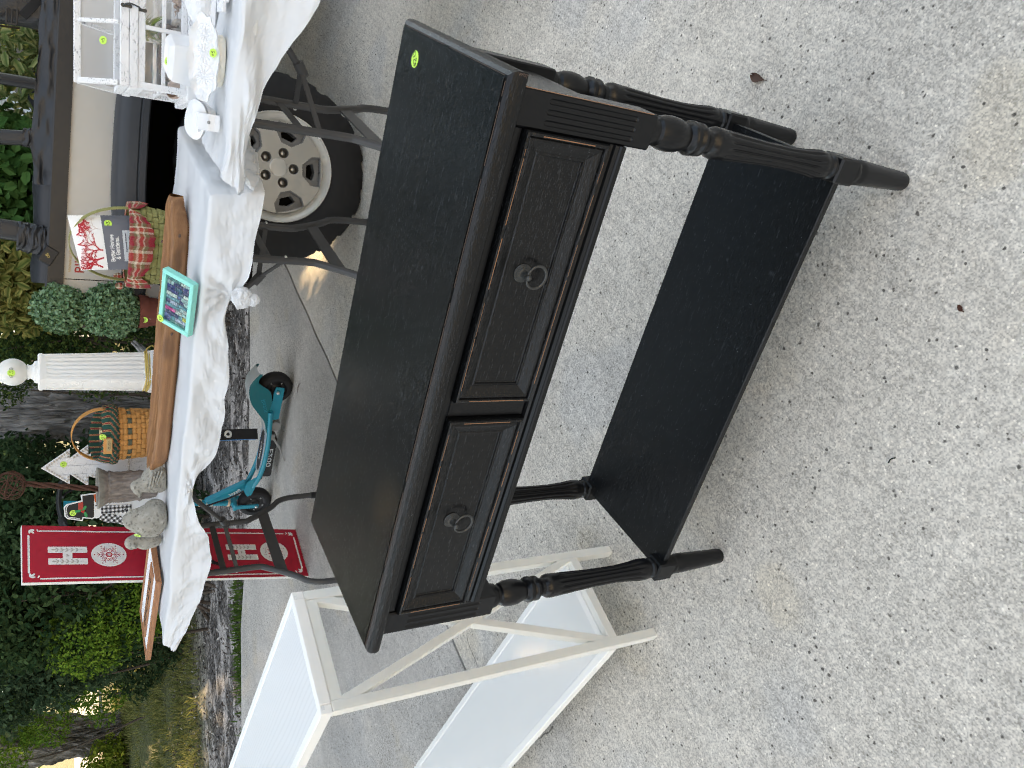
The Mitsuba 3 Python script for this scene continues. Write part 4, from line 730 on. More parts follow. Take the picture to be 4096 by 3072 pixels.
# local: x forward, y towards the viewer, z up
def sw(x, R, w, nm):
    k = numbered(K + '__' + nm)
    put(numbered(k + '__tyre'), lathe([(-w * .30, R * .60), (-w * .5, R * .66), (-w * .5, R * .84), (-w * .36, R * .96), (-w * .15, R), (w * .15, R), (w * .36, R * .96), (w * .5, R * .84), (w * .5, R * .66), (w * .30, R * .60)], 48), 'rubber', smooth=40, M=KM @ basis((x, 0, R), (1, 0, 0), (0, 0, 1)))
    put(numbered(k + '__rim'), lathe([(-w * .32, .0001), (-w * .32, R * .2), (-w * .2, R * .3), (-w * .2, R * .52), (-w * .34, R * .62), (w * .34, R * .62), (w * .2, R * .52), (w * .2, R * .3), (w * .32, R * .2), (w * .32, .0001)], 40), 'black_plastic', smooth=30, M=KM @ basis((x, 0, R), (1, 0, 0), (0, 0, 1)))
    put(numbered(k + '__bolt'), cat(*[mov(trimesh.creation.icosphere(1, .0045), x + .045 * math.cos(a), .020, R + .045 * math.sin(a)) for a in np.arange(5) * 1.2566]), 'chrome', M=KM)
sw(0, .088, .062, 'rear_wheel'); sw(.785, .090, .058, 'front_wheel')
for y in (.052, -.052):
    part(K, 'frame_tube', tube(smoothpath([(.12, y, .102), (.22, y, .094), (.35, y, .086), (.50, y, .092), (.60, y * .9, .112), (.675, y * .55, .142)], 40), .0125, 14), 'teal', smooth=True, M=KM)
part(K, 'deck', cat(bb(.13, .57, -.046, .046, .094, .104, .003)), 'grey_paint', M=KM)
part(K, 'grip_tape', prism(affinity.scale(Point(.41, 0).buffer(1, 30), .14, .036), .0012, .1042), 'flare', M=KM)
part(K, 'deck_script', text('Lazer', .022, .0006, w=.12), 'art_white', M=KM @ basis((.42, .0, .1056), (1, 0, 0), (0, -1, 0)))
part(K, 'deck_stripe', cat(bb(.20, .56, .0385, .0405, .1040, .1046, .0001), bb(.20, .56, -.0405, -.0385, .1040, .1046, .0001)), 'blue_line', M=KM)
part(K, 'neck_plate', cat(*[prism(Polygon([(.56, .105), (.60, .160), (.66, .172), (.70, .150), (.69, .128), (.62, .110)]), .007)]), 'teal', M=KM @ basis((0, .05, 0), (1, 0, 0), (0, 0, 1)))
part(K, 'neck', bar((.645, 0, .145), (.765, 0, .350), .050, .040, (0, 1, 0), .008), 'teal', M=KM)
part(K, 'lettering', text('RAZOR'.capitalize(), .018, .0008, True), 'art_white', M=KM @ basis((.685, .0215 + .005, .214), (.5, 0, .86), (-.86, 0, .5)))
st0, st1 = np.array([.785, 0, .19]), np.array([.690, 0, 1.030])
part(K, 'steering_tube', tube([st0, st0 * .2 + st1 * .8], .0165, 16), 'teal', smooth=True, M=KM); part(K, 'steering_tube', tube([st0 * .2 + st1 * .8, st1], .0135, 16), 'teal', smooth=True, M=KM)
for f, rr, mt in ((.05, .021, 'coil_tan'), (.16, .022, 'chrome'), (.19, .022, 'chrome'), (.23, .021, 'coil_tan')):
    p = st0 + (st1 - st0) * f; d = (st1 - st0) / np.linalg.norm(st1 - st0) * .006; part(K, 'collar', tube([p - d, p + d], rr, 18), mt, M=KM)
for y in (.040, -.040):
    part(K, 'fork', bar((.786, y, .075), (.784, y, .200), .010, .026, (1, 0, 0), .003), 'teal', M=KM); part(K, 'axle_nut', mov(trimesh.creation.icosphere(2, .0085), .785, y * 1.18, .090), 'chrome', smooth=True, M=KM)
part(K, 'fork_crown', bb(.765, .807, -.046, .046, .192, .212, .005), 'teal', M=KM)
# rear bracket, fender, battery box, stand
for y in (.043, -.043): part(K, 'axle_plate', prism(Polygon([(-.022, .050), (-.030, .092), (.010, .100), (.060, .100), (.085, .112), (.165, .112), (.185, .100), (.175, .052), (.06, .050)]).buffer(-.006).buffer(.006), .005), 'teal', M=KM @ basis((0, y, 0), (1, 0, 0), (0, 0, 1)))
part(K, 'axle_nut', mov(trimesh.creation.icosphere(2, .0095), .0, .052, .082), 'chrome', smooth=True, M=KM)
fpx = smoothpath([(-.115, .185), (-.055, .222), (.0, .226), (.07, .205), (.13, .165), (.19, .125), (.26, .108)], 40); skirt = smoothpath([(-.112, .170), (-.06, .185), (-.01, .125), (.05, .105), (.12, .106), (.19, .108), (.26, .104)], 40)
fk = numbered(K + '__fender'); put(fk, grid(np.array([[(p[0], -.046, p[1]), (p[0], -.03, p[1] + .005), (p[0], 0, p[1] + .007), (p[0], .03, p[1] + .005), (p[0], .046, p[1])] for p in fpx]), len(fpx), 5), 'grey_paint', smooth=True, M=KM)
for y in (.0465, -.0465): put(numbered(fk + '__cheek'), grid(np.array([[(a[0], y, a[1]), (a[0] * .5 + b_[0] * .5, y * 1.03, (a[1] + b_[1]) / 2), (b_[0], y, b_[1])] for a, b_ in zip(fpx, skirt)]), len(fpx), 3), 'teal_dark', smooth=True, M=KM)
put(numbered(fk + '__emblem'), prism(Point(0, 0).buffer(.016).difference(Point(0, 0).buffer(.008)), .001), 'emblem_red', M=KM @ basis((-.03, .0, .2315), (1, 0, .1), (0, -1, 0)))
put(numbered(fk + '__lettering'), text('Razor', .020, .0008, w=.085), 'teal', M=KM @ basis((.085, .0485, .140), (1, 0, -.25), (.25, 0, 1)))
part(K, 'battery_box', bb(.31, .575, -.038, .040, .036, .086, .006), 'black_plastic', M=KM); part(K, 'lettering', text('E200', .022, .0008, True, w=.125), 'label_grey', M=KM @ basis((.44, .0403, .062), (1, 0, 0), (0, 0, 1)))
part(K, 'motor', mov(lathe([(-.03, .0001), (-.03, .030), (.03, .030), (.03, .0001)], 28), 0, 0, 0), 'lens_grey', smooth=30, M=KM @ basis((.235, .0, .058), (1, 0, 0), (0, 0, 1)))
part(K, 'kickstand', cat(bb(.275, .312, .036, .050, .055, .088, .003), bar((.30, .048, .062), (.345, .075, .030), .012, .010), bar((.345, .075, .030), (.405, .115, .004), .007, .007)), 'steel', M=KM)
hb = st1; part(K, 'handlebar', tube(smoothpath([hb + [0, .21, -.015], hb + [0, .1, .012], hb + [0, 0, .02], hb + [0, -.1, .012], hb + [0, -.21, -.015]], 30), .0125, 12), 'black_plastic', smooth=True, M=KM)
for s in (1, -1):
    part(K, 'handle_grip', tube([hb + [0, s * .11, .012], hb + [.01, s * .16, .0], hb + [.03, s * .24, -.035]], .0185, 14), 'rubber', smooth=True, M=KM)
    part(K, 'brake_lever', tube(smoothpath([hb + [.03, s * .08, .0], hb + [.055, s * .14, -.02], hb + [.075, s * .20, -.075]], 16), .006, 8), 'black_plastic', M=KM)
cab = [tube(smoothpath([st1 + [.02, .03, 0], (.80, .03, .60), (.775, .034, .42), (.735, .034, .30), (.70, .034, .215), (.64, .034, .135), (.585, .03, .080)], 50) + np.array([0, .006 * i, .004 * i]), .0032, 7) for i in range(2)]
part(K, 'cable', cat(*cab), 'rubber', M=KM)
# a black board standing on the deck, and a ribbed grip by the left table leg
K = thing('skate_board', 'narrow black board with a cream cog emblem standing on the scooter deck', 'board')
BM = basis((-.248, 4.33, .132), (.98, .2, 0), (-.03, -.11, 1))
part(K, 'board', layers([(-.008, .026, .31), (-.006, .028, .312), (.006, .028, .312), (.008, .026, .31)]), 'black_plastic', M=BM @ place(0, .31, 0)); part(K, 'edge', bb(-.0295, -.0275, 0.01, .61, -.006, .006, .0006), 'blue_line', M=BM)
gear = unary_union([Point(0, 0).buffer(.017)] + [affinity.rotate(sbox(-.003, .012, .003, .0205), a, origin=(0, 0)) for a in range(0, 360, 24)]).difference(Point(0, 0).buffer(.0085)); part(K, 'cog_emblem', prism(gear, .0008), 'cream_paint', M=BM @ basis((0.002, .155, .0082), (1, 0, 0), (0, 1, 0)))
K = thing('handle_grip', 'black ribbed rubber grip hanging between the red sign and the left table leg', 'grip')
gp = [np.array([-.800, 3.895, .48]), np.array([-.848, 3.885, .402])]; part(K, 'core', tube(gp, .0135, 14), 'rubber', smooth=True)
part(K, 'rib', cat(*[tube([gp[0] + (gp[1] - gp[0]) * (f - .022), gp[0] + (gp[1] - gp[0]) * (f + .022)], .0158, 14) for f in np.linspace(.08, .92, 10)]), 'rubber')

# ================================================================ THINGS ON THE LONG TABLE
ZT = .7445
def P3(x, y, z=ZT): return np.array([x, y, z], float)
# wooden dough bowl
K = thing('dough_bowl', 'long hand-hewn brown wooden dough bowl lying on the white cloth', 'wooden bowl')
L2 = .545; n1, n2 = 150, 40; rows = []
def wob(x, s): return meshkit.fbm(np.stack([np.asarray(x) * 9, np.full_like(np.asarray(x, float), s), np.zeros_like(np.asarray(x, float))], -1), 3, 4) - .5
xs_ = np.concatenate([[-1], -1 + 2 * (.5 - .5 * np.cos(np.linspace(.12, np.pi - .12, n1 - 2))), [1]])
sec = []
for x in xs_:
    e = (1 - abs(x) ** 5.5) ** .5 if abs(x) < 1 else 0.0
    wt, wb_ = .092 * max(e, .16 if abs(x) > .985 else e), .080 * max(0, 1 - (abs(x) / .93) ** 6) ** .5 if abs(x) < .93 else 0.0
    w1 = .010 * float(wob(x, 1.0)); w2 = .010 * float(wob(x, 5.0)); zt = .052 + .008 * float(wob(x, 9.0)) + .006 * abs(x) ** 3; zb = .0 + (.016 * max(0, (abs(x) - .84) / .16) ** 1.2)
    wt = max(wt, .004); wb_ = max(wb_, .002); rim = max(.3 * wt, wt - .020); di = .018 * max(0, 1 - (abs(x) / .96) ** 8)
    xo = x * L2 * (1 if True else 1)
    prof_ = [(-wb_, zb), (-wb_ * .5 - wt * .5, zb + .012), (-wt + w1 * .6, zt - .012), (-wt + .003 + w1 * .6, zt - .003), (-wt + .010, zt), (-rim + .002, zt - .001), (-rim * .86, zt - di * .6), (-rim * .4, zt - di), (0, zt - di), (rim * .4, zt - di), (rim * .86, zt - di * .6), (rim - .002, zt - .001), (wt - .010, zt), (wt - .003 + w2, zt - .003), (wt + w2, zt - .012), (wb_ * .5 + wt * .5, zb + .012), (wb_, zb), (0, zb)]
    sec.append([(xo, a, b_) for a, b_ in prof_])
part(K, 'bowl', grid(np.array(sec), len(sec), len(prof_), False, True), 'dough_wood', smooth=38, M=basis((*(TO + TU * .660 + TV * .292), ZT), (*(TU + TV * .012), 0), (*(-TV), 0)))
r = np.random.default_rng(4); kn = []
for s, t, zz_ in ((.21, .185, .775), (.93, .205, .770), (.56, .186, .773), (.31, .36, .797)): kn.append((s, t, zz_))
for s, t, zz_ in kn: part(K, 'knot', mov(trimesh.creation.icosphere(2, 1.0), 0, 0, 0), 'dry_leaf', smooth=True, M=basis(tpt(s, t + .012, zz_ + .001), (*TU, 0), (0, 0, 1)) @ np.diag([.006, .004, .0038, 1.0]))

# green woven basket with plaid liner
def weave_basket(K, cx, cy, L, W, z0, z1, ang, rows_, stakes, taper, mat_row, mat_stake, odd=(), odd_mat=None, sq=2.6, th_=.0022):
    c, s = math.cos(ang), math.sin(ang); h = (z1 - z0) / rows_
    def pt(t, z, o):
        f = taper + (1 - taper) * (z - z0) / (z1 - z0); ct, st_ = np.cos(t), np.sin(t); a = np.sign(ct) * np.abs(ct) ** (2 / sq) * (L / 2 * f + o); b_ = np.sign(st_) * np.abs(st_) ** (2 / sq) * (W / 2 * f + o)
        return np.stack([cx + a * c - b_ * s, cy + a * s + b_ * c, np.broadcast_to(z, np.shape(a))], -1)
    t = np.linspace(0, 2 * np.pi, stakes * 8 + 1)[:-1]
    for i in range(rows_):
        ph = np.cos(t * stakes / 2 + (np.pi if i % 2 else 0)); o = .0042 * np.sign(ph) * np.abs(ph) ** .6
        zc, hh = z0 + (i + .5) * h, h * .445; R = []
        for dz, do in ((-hh, 0), (-hh * .86, th_ * .5), (hh * .86, th_ * .5), (hh, 0), (hh * .9, -th_ * .5), (-hh * .9, -th_ * .5)): R.append(pt(t, zc + dz, o + do))
        part(K, 'weaver', grid(np.array(R), 6, len(t), True, True), odd_mat if i in odd else mat_row, smooth=30)
    part(K, 'gap_shade_wall', grid(np.array([pt(t, z, -.0050) for z in (z0, z1)]), 2, len(t), False, True), 'dry_leaf')  # dark shell added behind the weave so its gaps look shaded
    for j in range(stakes):
        tj = (j) * 2 * np.pi / stakes; dt = 2 * np.pi / stakes * .40; tt = np.linspace(tj - dt, tj + dt, 5); V = []
        zsx = np.linspace(z0, z1, rows_ * 4 + 1)
        for z in zsx:
            i = min(rows_ - 1, int((z - z0) / h)); q = ((z - z0) / h) % 1.0; sg = -1 if (i + j) % 2 == 0 else 1; V.append(pt(tt, z, .0022 * sg * np.sin(np.pi * min(max(q, .0), 1)) ** .5))
        part(K, 'stake', grid(np.array(V), len(zsx), 5), mat_stake)
    return pt
def plaid(a, b_):
    def band(x, p): x = (x % p) / p; return x
    u, v = band(a, .062), band(b_, .055); c = np.zeros(a.shape + (3,))
    red, crm, olv, rust = np.array([.24, .026, .038]), np.array([.56, .48, .37]), np.array([.15, .12, .06]), np.array([.34, .055, .035])
    def pick(x): return np.where((x < .36)[..., None], red, np.where((x < .50)[..., None], olv, np.where((x < .58)[..., None], crm, np.where((x < .76)[..., None], rust, np.where((x < .84)[..., None], crm, olv)))))
    weave = ((np.floor(a / .0011) + np.floor(b_ / .0011)) % 2)[..., None]; n_ = meshkit.noise(np.stack([a * 900, b_ * 900, a * 0], -1))[..., None]
    return (pick(u) * weave + pick(v) * (1 - weave)) * .5 + pick(u) * .25 + pick(v) * .25 + .05 * (n_ - .5)
GB = thing('woven_basket', 'olive green woven basket with red plaid liner and tall hoop handle', 'basket')
gx, gy, ga = .492, 2.985, math.atan2(.547, -.837)
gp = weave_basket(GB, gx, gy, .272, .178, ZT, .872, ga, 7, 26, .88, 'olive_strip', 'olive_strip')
part(GB, 'base', prism(Polygon([(p[0], p[1]) for p in gp(np.linspace(0, 6.28, 60), ZT, -.002)]), .004, ZT), 'olive_strip')
t = np.linspace(0, 2 * np.pi, 241)[:-1]
part(GB, 'rim', grid(np.array([gp(t, z, o) for z, o in ((.866, .004), (.880, .0055), (.884, .003), (.884, -.002), (.866, -.003))]), 5, 240, True, True), 'olive_strip', smooth=30)
tt = np.linspace(0, 2 * np.pi, 721)[:-1]; V, C = [], []
cusp = np.array([-.35, 1.12, 2.88, 4.4, 5.933]); tq_ = (tt + .35) % (2 * np.pi) - .35; ci = np.clip(np.searchsorted(cusp, tq_) - 1, 0, 3); fr_ = (tq_ - cusp[ci]) / (cusp[ci + 1] - cusp[ci]); scal = np.interp(tq_, [-.35, .6, 1.12, 2.0, 2.7, 2.88, 3.1, 6], [.03, .035, .036, .03, .012, .004, .02, .03]) + .046 * np.abs(np.sin(np.pi * fr_)) ** .6
for k_, u in enumerate(np.linspace(-.35, 1, 26)):
    if u < 0: q = gp(tt, .886 + .004 * np.cos(u * 4), -.006 + .012 * (1 + u / .35) - .004); 
    else:
        q = gp(tt, .889, .0065 + .004 * math.sin(u * 3)); q[:, 2] = .889 - u * scal + .002 * np.sin(tt * 31)
    V.append(q); C.append(plaid(tt * .105, np.full(720, u * .06) + .01 * (u >= 0)))
part(GB, 'plaid_liner', grid(np.array(V), 26, 720, False, True), 'vc_matte', smooth=True, color=np.array(C).reshape(-1, 3))
for tq in (.15, -.35):      # the ties at the left end
    q = gp(np.array([tq]), .905, .006)[0]; b = trimesh.creation.icosphere(3, 1.0); vv = b.vertices * (.7 + .6 * ridged(b.vertices * 1.6 + tq, 2, 3))[:, None] * np.array([.011, .008, .013]) + q
    part(GB, 'fabric_tie', trimesh.Trimesh(vv, b.faces, process=False), 'vc_matte', smooth=True, color=plaid(vv[:, 0] * 1.2, vv[:, 2] * 1.2))
ht = np.linspace(math.radians(-14), math.radians(194), 60); hc = np.array([gx, gy]); hd = np.array([math.cos(ga), math.sin(ga)]); hn = np.array([-hd[1], hd[0]])
hp = np.array([[*(hc - hd * math.cos(a) * .132), .905 + .155 * max(-.2, math.sin(a))] for a in ht]); hp[:, 2] = .888 + .171 * np.clip(np.sin(ht), -.25, 1)
rows_h = []
for i, p in enumerate(hp):
    tg = unit(hp[min(i + 1, len(hp) - 1)] - hp[max(i - 1, 0)]); rad = unit(np.cross(tg, [*hn, 0])); rows_h.append([p + np.array([*hn, 0]) * a + rad * b_ for a, b_ in ((-.0085, -.0015), (.0085, -.0015), (.0085, .0015), (-.0085, .0015))])
part(GB, 'handle', grid(np.array(rows_h), len(hp), 4, False, True), 'olive_strip', smooth=40)
# folded pillowcases in their pack
K = thing('fabric_pack', 'coral-pattern fabric pack with grey wrapper standing in the green basket', 'fabric pack')
bl, br_, tr_, tl_ = np.array([.405, 2.962, .842]), np.array([.590, 2.940, .858]), np.array([.598, 2.945, 1.063]), np.array([.430, 2.970, 1.030])
rt, upv = unit(br_ - bl), unit((tr_ + tl_) / 2 - (br_ + bl) / 2); PM = basis((bl + br_) / 2, rt, upv); PW, PH = .178, .196
n1, n2 = 26, 30; u, v = np.meshgrid(np.linspace(-1, 1, n1), np.linspace(0, 1, n2), indexing='ij')
bul = .013 * (1 - np.abs(u) ** 4) * (1 - np.abs(2 * v - 1) ** 6) + .0015 * (meshkit.fbm(np.stack([u * 4, v * 5, u * 0], -1), 3, 3) - .5)
pk = cat(grid(np.stack([u * PW / 2, v * PH + .012 * u * v, bul], -1), n1, n2), grid(np.stack([u * PW / 2, v * PH + .012 * u * v, -bul - .001], -1), n1, n2)); part(K, 'fabric', pk, 'pack_white', smooth=40, M=PM)
def pz(x, y): u_ = np.clip(np.asarray(x) / (PW / 2), -1, 1); v_ = np.clip(np.asarray(y) / PH, 0, 1); return .013 * (1 - np.abs(u_) ** 4) * (1 - np.abs(2 * v_ - 1) ** 6)
def drape(poly, lift, mx=.004):
    m = prism(poly, .0003); m = m.subdivide_to_size(mx); V = m.vertices.copy(); V[:, 2] += pz(V[:, 0], V[:, 1]) + lift; return trimesh.Trimesh(V, m.faces, process=False)
part(K, 'wrapper', drape(Polygon([(-.0895, .0), (.0895, .0), (.0895, .112), (-.0895, .104)]), .0012, .008), 'pack_grey', M=PM)
part(K, 'wrapper_label', drape(sbox(-.062, .012, .040, .052), .0022, .008), 'label_grey', M=PM)
part(K, 'label_print', cat(*[drape(sbox(-.032, y, x1, y + h), .0028, .01) for y, x1, h in ((.041, .030, .0035), (.032, .022, .0012), (.0275, .028, .0012), (.023, .018, .0012))] + [drape(Point(-.048, .030).buffer(.0065), .0028, .01)]), 'pack_grey', M=PM)
for s, y, w in (('Better Homes', .086, .088), ('& Gardens.', .070, .074)):
    m = text(s, .0125, .0003, True, w=w); m.apply_translation([-.018, y, 0]); V = m.vertices; V[:, 2] += pz(V[:, 0], V[:, 1]) + .0016; part(K, 'lettering', m, 'pack_white', M=PM)
def coral(r, p, a, L, w, d, out):
    q = p + np.array([math.cos(a), math.sin(a)]) * L; out.append(LineString([p, p * .5 + q * .5 + r.normal(size=2) * L * .08, q]).buffer(w))
    if d > 0:
        for da in (r.uniform(.25, .7), -r.uniform(.25, .7)) if r.uniform() < .85 else (r.uniform(-.4, .4),): coral(r, q, a + da, L * r.uniform(.68, .9), w * .80, d - 1, out)
        if r.uniform() < .5: coral(r, p * .5 + q * .5, a + r.choice([-1, 1]) * r.uniform(.7, 1.1), L * .6, w * .7, d - 2, out)
clip_ = Polygon([(-.087, .113), (.087, .116), (.087, .190), (-.087, .184)]).intersection(sbox(-.087, .1, .087, .194))
for sd, p, a, L, d, m_ in ((3, (-.052, .108), 1.7, .024, 5, 'coral_red'), (5, (.062, .200), -1.9, .017, 4, 'coral_red'), (8, (-.075, .150), 2.2, .016, 4, 'coral_red'), (12, (-.008, .198), -1.4, .014, 3, 'coral_red'), (9, (.044, .112), 1.45, .017, 5, 'coral_pale'), (14, (-.030, .106), 1.2, .020, 5, 'coral_red'), (15, (.020, .200), -1.2, .014, 4, 'coral_red'), (16, (.082, .160), 2.9, .014, 4, 'coral_red'), (21, (-.080, .120), 1.1, .015, 4, 'coral_red'), (22, (.010, .150), .6, .013, 4, 'coral_pale')):
    out = []; coral(np.random.default_rng(sd), np.array(p), a, L, .0024 if m_ == 'coral_red' else .0010, d, out); g = unary_union(out).simplify(.0004).intersection(clip_)
    if g.area > 1e-6: part(K, 'coral_print', drape(g, .0012 if m_ == 'coral_red' else .0009, .006), m_, M=PM)
sticker(K, PM[:3, :3] @ np.array([.062, .092, float(pz(.062, .092)) + .0022]) + PM[:3, 3], rt, upv, '3')

# mosaic tile in a mint frame
K = thing('mosaic_picture', 'small mint-green frame filled with glittering blue glass tiles, leaning before the dough bowl', 'mosaic picture')
BLc, BRc, TRc, TLc = np.array([.156, 2.588, .766]), np.array([.302, 2.476, .766]), np.array([.352, 2.535, .834]), np.array([.217, 2.660, .834])
rt = unit(BRc - BLc); up2 = unit((TRc + TLc) / 2 - (BRc + BLc) / 2); MM = basis((BLc + BRc + TRc + TLc) / 4, rt, up2); MW, MH = .185, .118
for a in (-1, 1):
    part(K, 'frame_bar', bx(.014, MH, .022, .0012, (a * (MW / 2 - .007), 0, -.011)), 'mint', M=MM); part(K, 'frame_bar', bx(MW - .0282, .014, .0218, .0012, (0, a * (MH / 2 - .007), -.0111)), 'mint', M=MM)
part(K, 'backing', bx(MW - .026, MH - .026, .004, .0003, (0, 0, -.012)), 'pack_grey', M=MM)
part(K, 'easel', bar((0, .02, -.020), (0, -.054, -.074), .030, .003, (0, 1, 0)), 'mint', M=MM)
r = np.random.default_rng(17); pal = np.array([(.008, .018, .10), (.012, .06, .10), (.05, .16, .19), (.20, .32, .30), (.30, .37, .33), (.03, .13, .12), (.06, .09, .20), (.24, .30, .36), (.01, .02, .07)])
x0, y0, wI, hI = -(MW / 2 - .0155), -(MH / 2 - .0155), MW - .031, MH - .031
cols_ = 12
for j in range(cols_):
    xx0 = x0 + wI * j / cols_; cut = sorted(r.uniform(.16, .84, 2)); cut = [0] + ([cut[0], max(cut[1], cut[0] + .18)] if cut[0] + .18 < .9 else [cut[0]]) + [1]
    for a, b_ in zip(cut[:-1], cut[1:]):
        if b_ - a < .06: continue
        w, h = wI / cols_ - .0012, hI * (b_ - a) - .0012; nx, ny = 5, max(4, int(h / .0028)); gx_, gy_ = np.meshgrid(np.linspace(0, w, nx), np.linspace(0, h, ny), indexing='ij')
        gz = -.0075 + r.uniform(0, .0022, gx_.shape) * (1.0 if r.uniform() < .8 else .2) + (np.minimum(gx_, w - gx_) > 1e-6) * (np.minimum(gy_, h - gy_) > 1e-6) * .0012
        c0 = pal[r.integers(len(pal))] if not (j == 2 and a == 0) else np.array([.38, .40, .05]); c0 = np.array([.30, .02, .14]) if (j == 3 and b_ == 1) else c0
        cc = np.clip(c0 * (1 + .7 * r.uniform(-1, 1, gx_.shape + (1,))) + .22 * (r.uniform(0, 1, gx_.shape + (1,)) > .92), .005, .9)  # random pale vertices paint sparkle into the tile colour
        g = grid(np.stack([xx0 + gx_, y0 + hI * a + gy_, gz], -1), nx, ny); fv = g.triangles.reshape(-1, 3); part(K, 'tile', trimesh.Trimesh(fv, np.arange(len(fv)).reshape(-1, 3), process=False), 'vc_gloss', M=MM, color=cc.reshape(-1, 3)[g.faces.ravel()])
sticker(K, MM[:3, :3] @ np.array([-MW / 2 + .014, MH / 2 - .010, .0012]) + MM[:3, 3], rt, up2, '2')

# topiary
K = thing('topiary', 'double-ball boxwood topiary in a terracotta pot behind the mint-framed tile', 'topiary plant')
tx, ty = .288, 3.222
part(K, 'pot', lathe([(0, .0001), (0, .046), (.050, .0555), (.051, .0585), (.079, .0615), (.082, .0600), (.082, .0555), (.060, .053), (.058, .0001)], 60), 'vc_matte', smooth=30, M=place(tx, ty, ZT)) if False else None
pm = lathe([(0, .0001), (0, .0465), (.012, .0485), (.026, .0508), (.044, .0540), (.050, .0552), (.051, .0582), (.060, .0592), (.070, .0605), (.080, .0612), (.083, .0600), (.083, .0555), (.066, .053), (.064, .0001)], 90)
pv = pm.vertices; sp = meshkit.noise(pv * 260, 3); f_ = meshkit.fbm(pv * 40, 3, 5)
pc = np.array([.155, .050, .034]) * (1 + .6 * (f_[:, None] - .5)) + np.where(sp > .93, .30, 0)[:, None] * np.array([1, .95, .9]); part(K, 'pot', pm, 'vc_matte', smooth=True, color=pc, M=place(tx, ty, ZT))
part(K, 'stem', tube([(tx, ty, ZT + .05), (tx, ty, 1.02)], .008, 10), 'vc_matte', color=(.08, .06, .04))
moss, mc = leaf_cloud([((tx, ty, ZT + .074), (.046, .046, .012))], 350, .016, (.05, .07, .03), (.12, .13, .06), 55, aspect=.2); part(K, 'moss', moss, 'leaf_waxy', color=mc)
for i, (z, rad) in enumerate(((.918, .094), (1.080, .0815))):
    m_, c_ = leaf_cloud([((tx, ty, z), (rad, rad, rad * 1.02))], 5200 if i == 0 else 4200, .0160, (.065, .135, .058), (.19, .30, .165), 56 + i, shell=.42, aspect=.62, four=True, out=.62, rough=.06, upb=.1)
    part(K, 'leaf_ball', m_, 'leaf_waxy', color=c_)
sticker(K, np.array([tx - .035, ty - .0485, ZT + .068]), (.80, -.6, 0), (.05, .12, 1), '4')

# square column lamp post with ball
K = thing('column_finial', 'white square tapering column with reeded panels and a ball on top', 'column')
cx, cy, ca = .066, 3.292, 0.395
KM = place(cx, cy, 0, ca)
zb, zt = .795, 1.1335; hb_, ht_ = .0560, .0485
part(K, 'shaft', layers([(zb, hb_ - .004, hb_ - .004), (zt, ht_ - .004, ht_ - .004)]), 'white_satin', M=KM)
for fi in range(4):
    a = fi * math.pi / 2; FM = KM @ place(0, 0, 0, a)
    def fpt(u, z, o): hh = hb_ + (ht_ - hb_) * (z - zb) / (zt - zb); return (u * hh, -(hh + o - .004), z)
    fr = []
    for (u0, u1, z0, z1) in ((-1, -.80, zb, zt), (.80, 1, zb, zt), (-.80, .80, zb, zb + .012), (-.80, .80, zt - .012, zt)):
        fr.append(trimesh.convex.convex_hull(np.array([fpt(u, z, o) for u in (u0, u1) for z in (z0, z1) for o in (-.001, .004 if abs(u) == 1 else .0038)])))
    part(K, 'panel_frame', cat(*fr), 'white_satin', M=FM)
    for q in range(5):
        u0 = -.80 + 1.6 * q / 5; part(K, 'reed', trimesh.convex.convex_hull(np.array([fpt(u0 + d, z, o) for z in (zb + .012, zt - .012) for d, o in ((.03, -.001), (.055, .0012), (.13, .0016), (.16, .0030), (.19, .0016), (.265, .0012), (.29, -.001))])), 'white_satin', M=FM)
part(K, 'base', layers([(ZT, .062, .062), (ZT + .010, .063, .063), (ZT + .034, .062, .062), (ZT + .050, .0575, .0575)]), 'white_satin', M=KM)
part(K, 'cap', cat(layers([(zt, .0505, .0505), (zt + .010, .0505, .0505), (zt + .0145, .046, .046)])), 'white_satin', M=KM)
part(K, 'neck', lathe([(zt + .013, .0001), (zt + .013, .040), (zt + .020, .040), (zt + .025, .0385), (zt + .027, .032), (zt + .031, .027), (zt + .036, .0245), (zt + .041, .025), (zt + .043, .028), (zt + .046, .028), (zt + .048, .0001)], 48), 'white_satin', smooth=35, M=KM)
part(K, 'ball', mov(trimesh.creation.icosphere(4, .0480), 0, 0, zt + .090), 'cream_paint', smooth=True, M=KM)
sticker(K, np.array([cx - .004, cy - .0478, zt + .094]), (1, 0, 0), (0, .06, 1), '7.50')
K = thing('cord', 'yellow cord wound around the foot of the white column', 'cord')
pts = []
for i in range(4 * 40): 
    a = i / 40 * 2 * np.pi; c_, s_ = np.cos(a + ca), np.sin(a + ca); q = max(abs(np.cos(a)), abs(np.sin(a))); rad = .0605 / (q ** .82) + .002 * np.sin(i * .37); pts.append((cx + c_ * rad, cy + s_ * rad, ZT + .040 + .0052 * i / 40 + .002 * np.sin(i * .11)))
part(K, 'coil', tube(np.array(pts), .0026, 8), 'rope', smooth=True)
part(K, 'loose_end', tube(smoothpath([(cx + .070, cy, ZT + .055), (cx + .088, cy - .01, ZT + .046), (cx + .098, cy - .005, ZT + .030), (cx + .086, cy + .01, ZT + .012), (cx + .06, cy + .03, ZT + .004)], 40), .0026, 8), 'rope', smooth=True)

